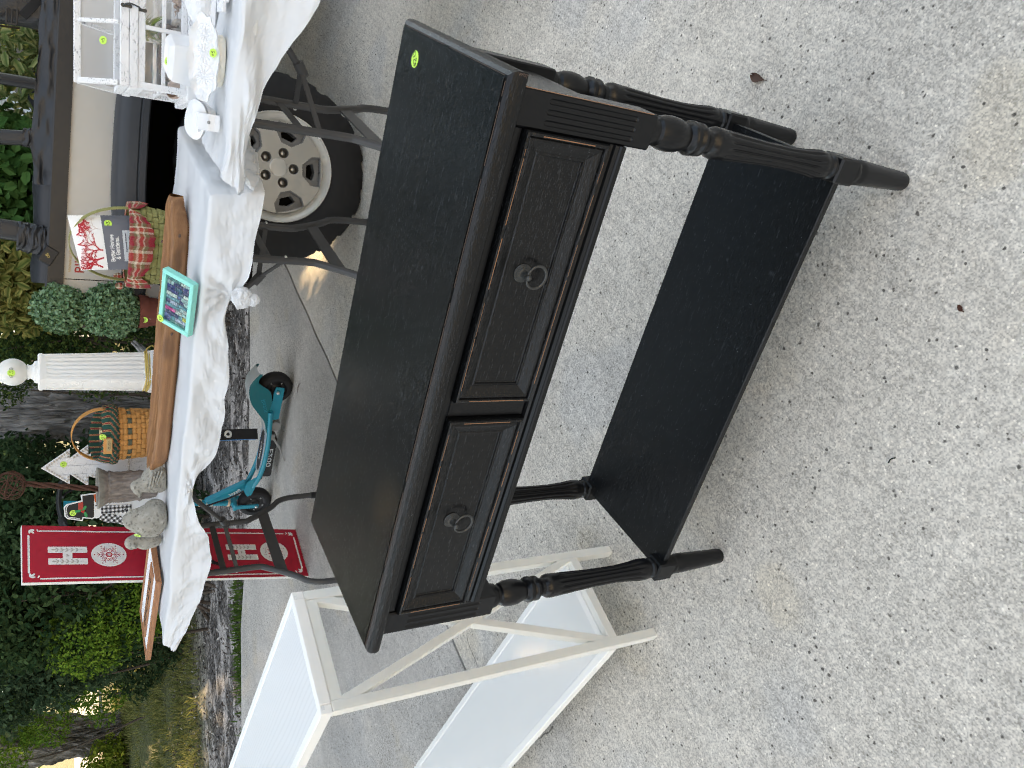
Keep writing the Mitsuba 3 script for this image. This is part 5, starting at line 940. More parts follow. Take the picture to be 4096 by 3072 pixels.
# round tan basket with green striped liner
K = thing('woven_basket', 'round honey-brown woven basket with green striped liner and bent wood handle', 'basket')
bx_, by_ = -.172, 3.432
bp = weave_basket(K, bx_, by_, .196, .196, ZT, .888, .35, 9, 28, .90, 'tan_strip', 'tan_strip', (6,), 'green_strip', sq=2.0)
part(K, 'base', prism(Point(bx_, by_).buffer(.086), .004, ZT), 'tan_strip')
tt = np.linspace(0, 2 * np.pi, 901)[:-1]
def stripe(a, v, diag=0):
    x = ((a + v * diag) % .0265) / .0265; g, rd, gd = np.array([.018, .060, .045]), np.array([.18, .012, .022]), np.array([.46, .36, .16])
    c = np.where((x < .60)[..., None], g, np.where((x < .65)[..., None], gd, np.where((x < .80)[..., None], rd, np.where((x < .85)[..., None], gd, np.where((x < .93)[..., None], rd * .8, g)))))
    return c * (1 + .35 * (meshkit.noise(np.stack([a * 1500, v * 1500, a * 0], -1))[..., None] - .5))
V, C = [], []
back_up = .5 + .5 * np.sin(tt)
for u in np.linspace(0, 1, 12): q = bp(tt, .888, -.003 - .006 * (1 - u)); q[:, 2] = .88 + u * (.062 + .034 * back_up ** 1.5) + .0015 * np.sin(tt * 23); V.append(q); C.append(stripe(tt * .098, np.full(900, u * .06)))
for u in np.linspace(0, 1, 20):
    q = bp(tt, .888, .001 + .011 * math.sin(u * 1.7) + (.0025 * np.sin(tt * 46) * u)); q[:, 2] = .942 + .034 * back_up ** 1.5 - u * (.026 + .034 * back_up ** 1.5) + .0015 * np.sin(tt * 23) * (1 - u); V.append(q); C.append(stripe(tt * .098, np.full(900, u * .05)))
for u in np.linspace(0, 1, 14):
    q = bp(tt, .888, .012 + .005 * np.sin(u * 3.1) + .0052 * np.sin(tt * 46 + .8 * np.sin(tt * 11)) * (.3 + .7 * u)); q[:, 2] = .916 - u * .030 + .003 * np.sin(tt * 46) * u; V.append(q); C.append(stripe(tt * .098, np.full(900, u * .03), 1.4))
m_ = grid(np.array(V), len(V), 900, False, True); part(K, 'striped_liner', m_, 'vc_matte', smooth=True, color=np.array(C).reshape(-1, 3))
part(K, 'plastic_insert', lathe([(.80, .078), (.940, .0885), (.9405, .0875), (.80, .077)], 60), 'glass', smooth=30, M=place(bx_, by_, 0))
hd = unit(np.array([-.93, .36])); hp = []
ht = np.linspace(math.radians(-6), math.radians(186), 50)
for a in ht: hp.append([bx_ - hd[0] * .106 * math.cos(a), by_ - hd[1] * .106 * math.cos(a), .932 + .108 * math.sin(a)])
hp = np.array(hp); hn = np.array([-hd[1], hd[0], 0]); rows_h = []
for i, p in enumerate(hp):
    tg = unit(hp[min(i + 1, 49)] - hp[max(i - 1, 0)]); rad = unit(np.cross(tg, hn)); rows_h.append([p + hn * a + rad * b_ for a, b_ in ((-.0125, -.0016), (.0125, -.0016), (.0125, .0016), (-.0125, .0016))])
part(K, 'handle', grid(np.array(rows_h), 50, 4, False, True), 'tan_strip', smooth=40)
for s in (1, -1): part(K, 'handle_rivet', tube([(bx_ - s * hd[0] * .112, by_ - s * hd[1] * .112, .936), (bx_ - s * hd[0] * .099, by_ - s * hd[1] * .099, .936)], .005, 12), 'brass')
LM = basis((bx_ - .040, by_ - .1130, .926), (.93, -.36, 0), (0, .05, 1))
part(K, 'name_plate', bx(.062, .030, .005, .001), 'tan_strip', M=LM); part(K, 'brass_label', bx(.050, .017, .0012, .0003, (.006, -.004, .0032)), 'brass', M=LM)
part(K, 'engraved_lines', cat(*[bx(w, .0009, .0004, .0001, (.006, -.008 + .0036 * i, .0039)) for i, w in enumerate((.030, .036, .034))]), 'ink', M=LM)
sticker(K, np.array([bx_ - .005, by_ - .1085, .942]), (.93, -.2, 0), (0, .25, 1), '15')

# white wooden tree with beads
K = thing('wooden_tree', 'whitewashed wooden tree cutout with beaded edges behind the round basket', 'wooden tree')
TY = 3.585; tpl = Polygon([(-.302, 1.138), (-.231, 1.040), (-.268, 1.0405), (-.219, .975), (-.258, .9755), (-.200, .823), (-.262, .823), (-.262, .760), (-.338, .760), (-.338, .823), (-.398, .824), (-.344, .976), (-.384, .977), (-.331, 1.0405), (-.372, 1.041)])
WM = basis((0, TY, 0), (1, 0, 0), (0, 0, 1))
def planks(poly, x0, w, n): return [poly.intersection(sbox(x0 + i * w + .0004, 0, x0 + (i + 1) * w - .0004, 2)) for i in range(n)]
for g in planks(tpl, -.402, .0345, 6):
    for q_ in getattr(g, 'geoms', [g]):
        if q_.area > 2e-6: part(K, 'plank', prism(q_, .012, -.006), 'distressed', M=WM)
part(K, 'foot', bb(-.36, -.24, TY - .03, TY + .03, ZT, .760, .002), 'distressed')
segs = [((-.302, 1.124), (-.243, 1.047)), ((-.302, 1.124), (-.361, 1.047)), ((-.245, 1.046), (-.268, 1.0463)), ((-.359, 1.046), (-.336, 1.0463)), ((-.270, 1.030), (-.232, .982)), ((-.332, 1.030), (-.372, .983)), ((-.233, .981), (-.262, .981)), ((-.371, .982), (-.342, .982)), ((-.260, .968), (-.214, .836)), ((-.342, .968), (-.387, .836)), ((-.225, .830), (-.385, .830))]
for p, q in segs:
    p, q = np.array(p), np.array(q); L = np.linalg.norm(q - p); m_ = max(2, int(L / .0105))
    for i in range(m_): x, z = p + (q - p) * (i + .5) / m_; part(K, 'bead', mov(trimesh.creation.icosphere(2, .0042), x, TY - .0075, z), 'bead_tan', smooth=True)
sticker(K, np.array([-.291, TY - .0065, 1.062]), (1, 0, 0), (0, 0, 1), '3')

# bark-textured planter
K = thing('stone_planter', 'grey-brown bark-textured planter with flared rim between the snowman and the stone birds', 'planter')
px_, py_ = -.380, 3.452; th_ = np.arange(160) * 2 * np.pi / 160; zs = np.concatenate([np.linspace(0, .186, 70), [.192, .196, .2065, .2105, .2105, .205, .12]]); V, C = [], []
for z in zs:
    fl = .0400 + .012 * min(1, z / .09) + .026 * max(0, (z - .160) / .04) ** 1.5 if z <= .2 else .0795
    k_ = 1.0 if z < .19 else 0.0
    Q = np.stack([np.cos(th_) * 2.2, np.sin(th_) * 2.2, np.full(160, z * 14)], -1); rd = ridged(Q * np.array([1.6, 1.6, .6]), 3, 6) - .45
    band = .005 * math.exp(-((z - .060) / .006) ** 2)
    rad = fl + k_ * (.030 * rd) * (1 if z < .17 else .4) + band; V.append(np.stack([rad * np.cos(th_), rad * np.sin(th_), np.full(160, z)], -1)); f_ = meshkit.fbm(Q * 3, 3, 4)[:, None]
    C.append((np.array([.20, .168, .145]) if k_ else np.array([.21, .195, .165])) * (1 + 1.1 * (f_ - .5)) + .05 * np.clip(rd, 0, 1)[:, None])
V = np.array(V); V[-3, :, :2] *= .86; V[-2, :, :2] *= .80; V[-1, :, :2] *= .70
part(K, 'body', grid(V, len(zs), 160, False, True), 'vc_matte', smooth=True, color=np.array(C).reshape(-1, 3), M=place(px_, py_, ZT))
part(K, 'fill', prism(Point(px_, py_).buffer(.056), .004, ZT + .17), 'vc_matte', color=(.06, .05, .04))
# vine-ball topiary standing in the planter
K = thing('vine_topiary', 'rusty twig ball on a twisted vine stem rising from the bark-textured planter', 'twig topiary')
for i in range(3):
    q = np.linspace(0, 1, 50); a = q * 9 + i * 2.09; part(K, 'vine_stem', tube(np.stack([-.388 + .045 * q + .007 * np.cos(a), 3.447 - .02 * q + .007 * np.sin(a), .915 + q * .275], -1), .0048, 8), 'vine', smooth=True)
r = np.random.default_rng(23)
for i in range(12):
    d = unit(r.normal(size=3)); e = unit(np.cross(d, r.normal(size=3))); f_ = np.cross(d, e); a = np.linspace(0, 2 * np.pi, 49)[:-1]; rad = .050 * r.uniform(.82, 1.04); o = r.normal(size=3) * .004
    pp = np.array([-.343, 3.425, 1.236]) + o + rad * (np.cos(a)[:, None] * e + np.sin(a)[:, None] * f_) + .004 * np.sin(a * 3 + i)[:, None] * d; part(K, 'twig', tube(pp, .0016, 6, True), 'vine', smooth=True)

# snowman cutout
K = thing('snowman_figure', 'painted wooden snowman with black hat and black-and-white checked scarf behind the planter', 'snowman')
SY = 3.625; SMx = basis((0, SY, 0), (1, 0, 0), (0, 0, 1))
def sn(name, poly, mat, z=0.0, d=.009, **kw): return part(K, name, prism(poly, d, z), mat, M=SMx, **kw)
sn('body', Polygon([(-.425, .745), (-.565, .745), (-.572, .80), (-.548, .86), (-.520, .90), (-.508, .925), (-.436, .925), (-.420, .88), (-.405, .80)]).buffer(.004), 'white_matte')
sn('head', Polygon([(-.508, .925), (-.516, .945), (-.512, .968), (-.425, .968), (-.420, .94), (-.436, .922)]).buffer(.004), 'white_matte', .0005)
hatp = Polygon([(-.447, .996), (-.424, .998), (-.421, .960), (-.424, .954), (-.512, .955), (-.518, .962), (-.510, .996), (-.522, .999), (-.509, 1.048), (-.500, 1.056), (-.466, 1.058), (-.457, 1.050)])
sn('hat_edge', hatp.buffer(.0035), 'white_matte', .0006, .010); sn('hat', hatp.buffer(-.0012), 'hat_black', .0108, .001)
sn('hat_band', Polygon([(-.452, 1.012), (-.449, .994), (-.486, .994), (-.488, 1.012)]), 'decal_red', .012, .0006)
sn('hat_trim', Polygon([(-.4545, 1.046), (-.468, 1.054), (-.500, 1.052), (-.507, 1.044), (-.516, 1.006), (-.5135, 1.006), (-.5045, 1.043), (-.499, 1.0495), (-.468, 1.0515), (-.457, 1.044)]), 'white_matte', .0120, .0004)
def holly(cx, cz, a): 
    e = affinity.scale(Point(0, 0).buffer(1, 12), .0125, .0058).difference(unary_union([Point(x, s * .0072).buffer(.0030) for x in (-.006, .001, .008) for s in (-1, 1)])); return affinity.translate(affinity.rotate(e, a, origin=(0, 0)), cx, cz)
for cx_, cz_, a in ((-.484, 1.012, 100), (-.476, .990, -30), (-.500, .986, 20)): sn('holly_leaf', holly(cx_, cz_, a), 'holly', .0126, .0008)
for cx_, cz_ in ((-.486, .999), (-.4905, .994), (-.4845, .991)): part(K, 'berry', mov(trimesh.creation.icosphere(2, .0034), cx_, SY - .0140, cz_), 'berry', smooth=True)
sn('carrot_nose', Polygon([(-.424, .956), (-.419, .930), (-.455, .9425), (-.452, .951)]).buffer(.001), 'carrot', .0098, .002)
for cx_, cz_ in ((-.461, .957), (-.468, .949)): sn('eye', Point(cx_, cz_).buffer(.0026), 'ink', .0100, .0006)
def checks(poly, z, nm, ang=0):
    x0, y0, x1, y1 = poly.bounds; nx, ny = int((x1 - x0) / .0022) + 2, int((y1 - y0) / .0022) + 2; bm = prism(poly, .003, z); bm = bm.subdivide_to_size(.0035); fv = bm.triangles; c = fv.mean(1)
    a, b_ = c[:, 0] * math.cos(ang) + c[:, 1] * math.sin(ang), -c[:, 0] * math.sin(ang) + c[:, 1] * math.cos(ang); k1, k2 = np.floor(a / .0075) % 2, np.floor(b_ / .0075) % 2
    col = np.where(((k1 + k2) == 0)[:, None], .72, np.where(((k1 + k2) == 1)[:, None], .20, .018)) * np.ones((1, 3)); part(K, nm, trimesh.Trimesh(fv.reshape(-1, 3), np.arange(len(fv) * 3).reshape(-1, 3), process=False), 'vc_matte', color=np.repeat(col, 3, 0), M=SMx)
checks(Polygon([(-.470, .930), (-.475, .818), (-.509, .818), (-.503, .930)]), .0100, 'scarf'); checks(Polygon([(-.503, .932), (-.525, .936), (-.538, .918), (-.548, .868), (-.552, .848), (-.520, .856), (-.508, .885)]), .0090, 'scarf', .6)
sn('button', Point(-.492, .842).buffer(.003), 'hat_black', .0132, .001)
sticker(K, np.array([-.490, SY - .0124, 1.030]), (-1, 0, .15), (-.15, 0, -1), '2')

# stone birds
def stone_mesh(K, segs, seed, cut=None, L=.0045):
    m_ = bones(segs, L, 10); m_ = trimesh.Trimesh(m_.vertices, m_.faces); V = m_.vertices + m_.vertex_normals * (.0016 * (meshkit.fbm(m_.vertices * 90, 3, seed) - .5))[:, None]; V[:, 2] = np.maximum(V[:, 2], ZT + .0002); return trimesh.Trimesh(V, m_.faces, process=False)
def stone_color(V, seed):
    a = meshkit.fbm(V * 55, 4, seed); b_ = meshkit.noise(V * 330, seed + 3); c = meshkit.fbm(V * 140 + 7, 3, seed + 5); base = np.array([.31, .295, .255]) * (1 + .55 * (a[:, None] - .5))
    d = np.clip((c - .58) * 7, 0, 1)[:, None] * .6 + np.clip((b_ - .80) * 6, 0, 1)[:, None] * .5; return np.clip(base * (1 - np.clip(d, 0, .82)) + np.clip((a - .62) * 4, 0, 1)[:, None] * .10, .015, .8)
K = thing('stone_bird', 'grey stone bird with carved wing and beak, beside the left tip of the bowl', 'stone bird')
def W(s, t, z): return tpt(s, t, z)
segs = [(W(1.205, .255, .786), .040, W(1.225, .25, .782), .038), (W(1.17, .262, .775), .024, W(1.205, .255, .786), .040), (W(1.13, .27, .768), .012, W(1.17, .262, .775), .024), (W(1.225, .25, .790), .036, W(1.232, .245, .838), .0245), (W(1.232, .245, .838), .0235, W(1.246, .235, .836), .017), (W(1.246, .235, .834), .012, W(1.268, .226, .831), .0045), (W(1.20, .255, .765), .036, W(1.23, .25, .765), .036)]
m_ = stone_mesh(K, segs, 3); part(K, 'body', m_, 'vc_matte', smooth=True, color=stone_color(m_.vertices, 3))
wg = []
for i in range(4):
    z = .804 - i * .009; wg.append(tube(smoothpath([W(1.218 - .004 * i, .208, z), W(1.190, .213 + .002 * i, z - .004), W(1.155, .228, z - .010 - .002 * i)], 14), np.linspace(.0050, .003, 14)[:len(smoothpath([W(1.2, .2, z), W(1.19, .21, z), W(1.15, .2, z)], 14))], 8))
m_ = cat(*wg); part(K, 'wing', m_, 'vc_matte', smooth=True, color=stone_color(m_.vertices, 4))
K = thing('stone_bird', 'large plump grey stone bird, in the middle of the three stone figures', 'stone bird')
c0 = np.array([-.482, 3.215, ZT]); rx = np.array([1, .1, 0]); 
segs = [(c0 + rx * .004 + [0, 0, .045], .058, c0 + rx * -.006 + [0, 0, .062], .060), (c0 + rx * -.006 + [0, 0, .062], .058, c0 + rx * .002 + [0, .0, .105], .040), (c0 + rx * .002 + [0, 0, .105], .036, c0 + rx * .006 + [0, -.004, .124], .024), (c0 + rx * .024 + [0, -.006, .118], .012, c0 + rx * .040 + [0, -.012, .121], .006), (c0 + rx * -.03 + [0, .02, .04], .040, c0 + rx * .03 + [0, .01, .035], .042)]
m_ = stone_mesh(K, segs, 6); part(K, 'body', m_, 'vc_matte', smooth=True, color=stone_color(m_.vertices, 7))
sticker(K, c0 + np.array([-.052, -.030, .100]), (.55, -.8, .25), (.45, .05, 1), '5')
K = thing('stone_bird', 'slender grey stone bird next to the framed sign, leftmost of the three stone figures', 'stone bird')
c1 = np.array([-.578, 3.318, ZT])
segs = [(c1 + [0, 0, .030], .030, c1 + [-.004, 0, .060], .031), (c1 + [-.004, 0, .060], .030, c1 + [.004, -.002, .088], .026), (c1 + [.004, -.002, .090], .026, c1 + [-.002, -.008, .106], .0255), (c1 + [-.006, -.022, .104], .011, c1 + [-.016, -.040, .096], .005), (c1 + [.012, .02, .03], .022, c1 + [.02, .06, .028], .012)]
m_ = stone_mesh(K, segs, 9); part(K, 'body', m_, 'vc_matte', smooth=True, color=stone_color(m_.vertices, 11))

# framed word sign
K = thing('framed_sign', 'cedar-framed white sign with a wooden word plaque lying on the left end of the table', 'framed sign')
Nn_, Ll, Rr = tpt(1.600, .102, 0), tpt(2.125, .178, 0), tpt(1.568, .352, 0); ex = unit(Ll - Nn_); ey = unit(Rr - Nn_ - ex * ((Rr - Nn_) @ ex)); FL, FD = .530, .250
FM = np.eye(4); FM[:3, 0], FM[:3, 1], FM[:3, 2], FM[:3, 3] = ex, ey, [0, 0, 1], Nn_ + [0, 0, ZT + .004]
for a in (bb(0, FL, 0, .014, 0, .021), bb(0, FL, FD - .014, FD, 0, .021), bb(0, .014, .0142, FD - .0142, .0003, .0207), bb(FL - .014, FL, .0142, FD - .0142, .0003, .0207)): part(K, 'frame_bar', a, 'cedar', M=FM)
part(K, 'panel', bb(.013, FL - .013, .013, FD - .013, .006, .0150, .0005), 'distressed', M=FM)
part(K, 'plaque', bb(.060, FL - .050, .080, .150, .0152, .0205, .001), 'cedar', M=FM)
part(K, 'lettering', text('BELIEVE', .040, .0005, w=.33), 'ink', M=basis((FM @ np.array([FL / 2, .115, .0206, 1.0]))[:3], -ex, ey))

# ================================================================ THINGS ON THE RIGHT TABLE
K = thing('glass_lantern', 'distressed white wooden greenhouse lantern with glass panes, shells and a fern inside', 'greenhouse lantern')
ga_ = -.2; GM = place(.855, 2.475, 0, ga_); GW, GD = .46, .205
zb0, zb1, ze0, ze1, zr = ZT + .004, .775, .922, .950, 1.060
bxs = [bb(-.012, GW + .012, -.012, GD + .012, zb0, zb1, .003)]; part(K, 'base', bxs[0], 'distressed', M=GM)
pw = .0185
def post_(x, y, z0, z1, w=pw): part(K, 'post', bb(x - w / 2, x + w / 2, y - w / 2, y + w / 2, z0, z1), 'distressed', M=GM)
for x in (.012, GW - .012):
    for y in (.012, GD - .012): post_(x, y, zb1, .905)
def rail_(x0, x1, y0, y1, z0, z1): part(K, 'rail', bb(x0, x1, y0, y1, z0, z1), 'distressed', M=GM)
for y in (.012, GD - .012):
    rail_(.0214, GW - .0214, y - .008, y + .008, zb1 + .0005, zb1 + .016); rail_(.0214, GW - .0214, y - .008, y + .008, .886, .9045)
    for x in (.172, .300): rail_(x - .0055, x + .0055, y - .0065, y + .0065, zb1 + .0165, .8855)
    for a, b_ in ((.0216, .166), (.178, .294), (.306, GW - .0216)): rail_(a, b_, y - .0055, y + .0055, .832, .8425)
    part(K, 'pane', bb(.020, GW - .020, y - .0008, y + .0008, zb1 + .010, .890, .0001), 'glass', M=GM)
for x in (.012, GW - .012):
    rail_(x - .008, x + .008, .0214, GD - .0214, zb1 + .0005, zb1 + .016); rail_(x - .008, x + .008, .0214, GD - .0214, .886, .9045)
    rail_(x - .0062, x + .0062, GD / 2 - .0055, GD / 2 + .0055, zb1 + .0165, .8855)
    for a, b_ in ((.0216, GD / 2 - .006), (GD / 2 + .006, GD - .0216)): rail_(x - .0055, x + .0055, a, b_, .832, .8425)
    part(K, 'pane', bb(x - .0008, x + .0008, .020, GD - .020, zb1 + .010, .890, .0001), 'glass', M=GM)
for z0, z1, o in ((.9052, .9265, .001), (.9275, .9500, -.002)):      # double rails at the eaves
    for y in (-o, GD - .022 + o): rail_(-o, GW + o, y, y + .022, z0, z1)
    for x in (-o, GW - .022 + o): rail_(x, x + .022, .0224 - o, GD - .0224 + o, z0, z1)
rk = numbered(K + '__roof'); yc = GD / 2
put(rk, bb(.004, GW - .004, yc - .011, yc + .011, zr - .018, zr, .002), 'distressed', M=GM)
for x in (.010, .172, .300, GW - .010):
    for y in (.010, GD - .010): put(numbered(rk + '__rafter'), bar((x, y, .953), (x, yc + (.010 if y > yc else -.010), zr - .012), .0150 if x in (.010, GW - .010) else .010, .012, (0, 1, 1)), 'distressed', M=GM)
for y in (.010, GD - .010): put(numbered(rk + '__pane'), trimesh.Trimesh([(.012, y, .954), (GW - .012, y, .954), (GW - .012, yc, zr - .012), (.012, yc, zr - .012)], [[0, 1, 2], [0, 2, 3]]), 'glass', M=GM)
for x in (.010, GW - .010): put(numbered(rk + '__pane'), trimesh.Trimesh([(x, .012, .954), (x, GD - .012, .954), (x, yc, zr - .016)], [[0, 1, 2]]), 'glass', M=GM)
lk = part(K, 'latch', cat(mov(prism(unary_union([sbox(-.004, -.009, .004, .009), Point(0, .009).buffer(.0055), Point(0, -.009).buffer(.0055)]), .0018), 0, 0, 0)), 'pewter', M=GM @ basis((.215, -.0030, .936), (1, 0, 0), (0, 0, 1)))
part(K, 'latch_plate', prism(unary_union([sbox(-.004, -.009, .004, .009), Point(0, .009).buffer(.005), Point(0, -.009).buffer(.005)]), .0018), 'pewter', M=GM @ basis((.213, -.0005 + .0035, .897), (1, 0, 0), (0, 0, 1)))
part(K, 'latch_hook', tube(smoothpath([(.214, -.006, .945), (.221, -.012, .930), (.217, -.012, .908), (.212, -.006, .897)], 20), .0022, 8), 'pewter', M=GM)
sm = GM @ np.array([.128, .040, .991, 1.0]); sticker(K, (GM @ np.array([.120, .0395, .9905, 1.0]))[:3], GM[:3, 0], GM[:3, 1] * .63 + np.array([0, 0, .77]), '5', .0112)
# contents: shells, a fern, a driftwood slice
def shell(K, o, L, R, seed, ang, pitch=0.2):
    n1, n2 = 70, 30; u, v = np.meshgrid(np.linspace(0, 1, n1), np.linspace(0, 2 * np.pi, n2), indexing='ij'); a = u * 2 * np.pi * 4.2; g = (u ** 1.5)
    rad, tr = R * .62 * g, R * .55 * g + .0006; x = L * (1 - u ** 1.3) - L * .4
    V = np.stack([x + tr * np.sin(v), (rad + tr * np.cos(v)) * np.cos(a), (rad + tr * np.cos(v)) * np.sin(a)], -1); m_ = grid(V, n1, n2)
    f_ = meshkit.fbm(m_.vertices * 120, 3, seed)[:, None]; pal_ = [np.array([.50, .46, .42]), np.array([.46, .34, .27]), np.array([.62, .58, .52])][seed % 3]; c = np.clip(pal_ * (1 + .9 * (f_ - .5)), .05, .85)
    part(K, 'shell_body', m_, 'vc_satin', smooth=True, color=c, M=place(*o, ang) @ basis((0, 0, 0), (math.cos(pitch), 0, math.sin(pitch)), (0, 1, 0)))
for i, (x, y, L, R, an, lab) in enumerate(((.045, .075, .085, .026, .35, 'large brown-grey spiral shell at the left front corner inside the lantern'), (.095, .060, .060, .021, 2.4, 'small pale spiral shell beside the large shell inside the lantern'), (.205, .065, .055, .022, 1.1, 'cream spiral shell under the fern inside the lantern'), (.262, .055, .062, .022, 2.9, 'brown-striped spiral shell at the right inside the lantern'))):
    q = GM @ np.array([x, y, zb1 + R * .9, 1.0]); shell(thing('sea_shell', lab, 'sea shell'), q[:3], L, R, 40 + i, an)
K = thing('driftwood_log', 'short brown piece of driftwood lying inside the lantern', 'driftwood')
m_, c_ = trunk('d', [tuple((GM @ np.array([x, y, z, 1.0]))[:3]) for x, y, z in ((.06, .145, .80), (.12, .15, .812), (.20, .14, .805))], [.022, .026, .02, .015], 3, .004, 40, 40, (.10, .065, .045), (.24, .17, .12), 4.0); part(K, 'log', m_, 'vc_matte', smooth=True, color=c_)
K = thing('fern', 'small green artificial fern tucked inside the lantern', 'plant')
r = np.random.default_rng(77); bl_, cl_ = [], []
for i in range(60):
    a = r.uniform(0, 6.28); e = r.uniform(-.25, 1.1); L = r.uniform(.035, .070); d = np.array([math.cos(a) * math.cos(e), math.sin(a) * math.cos(e), math.sin(e)]); b0 = (GM @ np.array([.175 + r.normal() * .012, .060 + r.normal() * .010, .872 + r.normal() * .010, 1.0]))[:3]
    pp = np.array([b0 + d * L * q - np.array([0, 0, 1]) * .028 * q * q for q in np.linspace(0, 1, 6)]); s_ = unit(np.cross(d, [0, 0, 1.0])); w = .0042 * np.array([.5, 1, .95, .8, .5, .05]); V = np.stack([pp - s_ * w[:, None], pp + s_ * w[:, None]], 1); bl_.append(grid(V, 6, 2)); g0 = r.uniform(0, 1); cl_.append(np.tile(np.array([.05, .16, .02]) * (1 - g0) + np.array([.20, .26, .05]) * g0, (12, 1)))
part(K, 'fronds', cat(*bl_), 'leaf', color=np.vstack(cl_)); part(K, 'pot', lathe([(0, .0001), (0, .020), (.06, .026), (.062, .024), (.055, .0001)], 24), 'dry_leaf', smooth=30, M=GM @ place(.178, .062, .808 - .03))
# white ceramics before the lantern
K = thing('ceramic_box', 'plain white square ceramic planter turned upside down in front of the lantern', 'ceramic planter')
BXM = place(.918, 2.362, ZT, .92)
part(K, 'body', layers([(.0, .055, .055), (.004, .057, .057), (.010, .0565, .0565), (.088, .0500, .0500), (.099, .042, .042), (.102, .036, .036)]), 'ceramic', smooth=25, M=BXM); part(K, 'rim', cat(layers([(.0005, .060, .060), (.010, .0605, .0605), (.012, .059, .059)])), 'ceramic', M=BXM)
sticker(K, np.array([.900, 2.345, ZT + .1022]), (.95, .1, .05), (-.1, .95, .35), '1', .0105)
K = thing('ceramic_platter', 'cream ceramic platter with embossed daisies and ruffled rim on the right table', 'ceramic platter')
PLM = basis((.838, 2.120, ZT + .040), unit(np.array([.93, -.36, .02])), unit(np.array([.26, .70, .66])))
n1, n2 = 90, 220; rr_g, tg = np.meshgrid(np.linspace(0, 1, n1), np.arange(n2) * 2 * np.pi / n2, indexing='ij')
outl = 1 + .07 * np.abs(np.sin(tg * 4.0 + .4)) + .05 * np.sin(tg * 2 + 1) + .02 * np.sin(tg * 13); X_, Y_ = .096 * rr_g * outl * np.cos(tg), .046 * rr_g * outl * np.sin(tg)
Zp = .004 + .012 * np.clip((rr_g - .72) / .28, 0, 1) ** 1.5 + .004 * np.sin(tg * 9) * np.clip((rr_g - .75) / .25, 0, 1)
for fx, fy, fr_ in ((-.042, .002, .030), (.012, .004, .032), (.058, .003, .024)):
    d_ = np.hypot(X_ - fx, (Y_ - fy) * 1.0) / fr_; an_ = np.arctan2(Y_ - fy, X_ - fx); Zp += np.where(d_ < 1, .0055 * (.45 + .55 * np.abs(np.cos(an_ * 6.5))) * np.clip(d_ * 3, 0, 1) * np.sqrt(np.clip(1 - d_ ** 4, 0, 1)) + .006 * np.exp(-(d_ / .2) ** 2), 0)
Zp += .0018 * ridged(np.stack([X_ * 90, Y_ * 90, X_ * 0], -1), 2, 4) * np.clip((rr_g - .6) * 4, 0, 1)
top_ = grid(np.stack([X_, Y_, Zp], -1), n1, n2, False, True); bot_ = grid(np.stack([X_ * .98, Y_ * .98, Zp - .007], -1), n1, n2, False, True); edge_ = grid(np.stack([np.stack([X_[-1], Y_[-1], Zp[-1]], -1), np.stack([X_[-1] * 1.015, Y_[-1] * 1.015, Zp[-1] - .0035], -1), np.stack([X_[-1] * .98, Y_[-1] * .98, Zp[-1] - .007], -1)]), 3, n2, False, True)
part(K, 'dish', cat(top_, bot_, edge_), 'ceramic', smooth=True, M=PLM)
part(K, 'foot', lathe([(0, .0001), (0, .060), (.006, .064), (.022, .060), (.028, .0001)], 60) if True else None, 'ceramic_cream', smooth=30, M=basis((.840, 2.125, ZT), (.93, -.36, 0), (.36, .93, 0)) @ np.diag([1, .55, 1, 1.0]))
sticker(K, (PLM @ np.array([.016, -.028, .0135, 1.0]))[:3], PLM[:3, 0], PLM[:3, 1], '5', .0105)
K = thing('ceramic_bow', 'white ceramic bow-shaped piece with a leaf-embossed lid and a pierced strap at the table corner', 'ceramic dish')
n1, n2 = 40, 70; rr_g, tg = np.meshgrid(np.linspace(0, 1, n1), np.arange(n2) * 2 * np.pi / n2, indexing='ij'); lx, ly = .064 * rr_g * np.cos(tg) * (1 - .12 * np.cos(2 * tg)), .034 * rr_g * np.sin(tg)
lz = .012 * (1 - rr_g ** 2) + .0022 * ridged(np.stack([lx * 70, ly * 130, lx * 0], -1), 2, 6)
BWm = basis((.716, 2.232, ZT + .046), unit(np.array([-.5, .62, .06])), unit(np.array([.55, .55, .62])))
part(K, 'lid', cat(grid(np.stack([lx, ly, lz], -1), n1, n2, False, True), grid(np.stack([lx, ly, -lz * .4 - .006], -1), n1, n2, False, True)), 'ceramic', smooth=True, M=BWm)
part(K, 'bowl', lathe([(0, .0001), (0, .018), (.005, .022), (.030, .040), (.044, .046), (.045, .043), (.02, .0001)], 50), 'ceramic', smooth=35, M=place(.728, 2.235, ZT) @ np.diag([1, .8, 1, 1.0]))
sp_ = smoothpath([(0, 0, .052), (.010, 0, .050), (.022, 0, .030), (.026, 0, .012), (.030, 0, .0)], 24); SRM = place(.704, 2.205, ZT, -1.9)
strp = grid(np.array([[(p[0], -.021, p[2]), (p[0] + .0012, 0, p[2]), (p[0], .021, p[2])] for p in sp_]), len(sp_), 3); stb = strp.copy(); stb.apply_translation([-.004, 0, 0]); part(K, 'strap', cat(strp, stb), 'ceramic', smooth=True, M=SRM); part(K, 'stud', mov(trimesh.creation.icosphere(2, .0042), .0245, 0, .026), 'lens_grey', smooth=True, M=SRM)
K = thing('ceramic_fish', 'white ceramic fish dish with embossed scales at the right edge of the table', 'ceramic fish')
n1, n2 = 80, 90; u, v = np.meshgrid(np.linspace(0, 1, n1), np.linspace(0, 2 * np.pi, n2), indexing='ij'); prf = np.sin(np.pi * u ** .75) ** .8 * .5 + .04 * (1 - u)
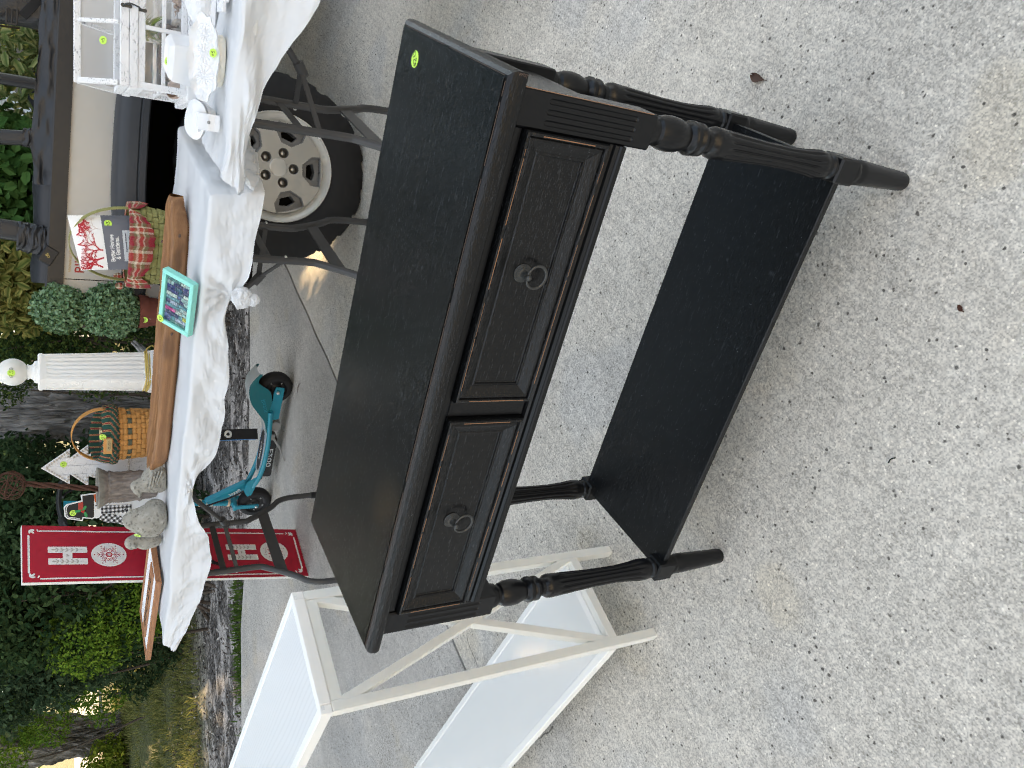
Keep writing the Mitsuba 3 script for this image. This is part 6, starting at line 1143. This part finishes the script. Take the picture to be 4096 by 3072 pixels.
sc_ = np.abs(np.sin(u * 30 + (np.floor(v * 3.2) % 2) * 1.57)) * np.abs(np.sin(v * 10)); V = np.stack([.20 * (u - .5), .085 * prf * np.cos(v) * (1 + .03 * sc_), .062 * prf * np.sin(v) * (1 + .05 * sc_)], -1)
part(K, 'body', grid(V, n1, n2), 'ceramic', smooth=True, M=basis((1.060, 2.205, ZT + .042), unit(np.array([.93, -.30, .10])), unit(np.array([.2, .8, .45])))); part(K, 'fin', layers([(0, .10, .012), (.010, .085, .006)]), 'ceramic', M=basis((1.05, 2.165, ZT + .006), (.93, -.36, 0), (.36, .93, 0)))
K = thing('slatted_tray', 'white slatted wooden tray with a worn dark red edge beside the platter', 'tray')
STM = basis((1.03, 2.045, ZT + .003), (.93, -.37, 0), (.37, .93, 0))
for i in range(7): part(K, 'slat', bx(.18, .0085, .008, .001, (0, -.032 + .0108 * i, .010)), 'distressed', M=STM)
for x in (-.06, .06): part(K, 'batten', bx(.012, .080, .006, .001, (x, 0, .003)), 'distressed', M=STM)
part(K, 'edge_paint', cat(bx(.07, .0006, .0035, .0001, (-.02, -.0366, .0115)), bx(.03, .0006, .003, .0001, (.055, -.0366, .0105))), 'decal_red', M=STM)

# ================================================================ SMALL THINGS ON THE CONCRETE
def dry_leaf(o, L, W_, ang, lab, curl=.25, seed=0, mat='dry_leaf'):
    K = thing('fallen_leaf', lab, 'leaf'); u, v = np.meshgrid(np.linspace(0, 1, 16), np.linspace(-1, 1, 7), indexing='ij'); w = W_ * .5 * np.sin(np.pi * np.clip(u * .94 + .04, 0, 1)) ** .7
    V = np.stack([L * (u - .5), v * w + .06 * L * np.sin(u * 3), .001 + curl * W_ * (v ** 2) * .8 + .04 * L * np.sin(u * 5 + seed)], -1); V[..., 2] -= V[..., 2].min() - .0006; g = grid(V, 16, 7); part(K, 'blade', g, mat, smooth=True, M=place(*o, ang)); part(K, 'stalk', tube([(-L * .48, 0, .002), (-L * .66, -.001, .0015)], .0006, 6), mat, M=place(*o, ang))
dry_leaf((.574, 1.030, 0), .036, .0165, .95, 'curled dark brown leaf on the concrete right of the console', .5)
dry_leaf((.104, .655, 0), .012, .0075, .5, 'small reddish-brown leaf on the concrete in front of the lower shelf', .5, 2, 'vine')
K = thing('twig', 'tiny black twig on the concrete before the console', 'twig'); put(K, tube(smoothpath([(-.136, .775, .0015), (-.130, .771, .002), (-.127, .763, .0015)], 10), .0011, 6), 'ink')
K = thing('twig', 'thin dark stalk lying on the concrete near the scooter', 'twig'); put(K, tube(smoothpath([(.02, 3.97, .002), (.005, 4.0, .004), (-.03, 4.02, .002)], 12), .0016, 6), 'dry_leaf')
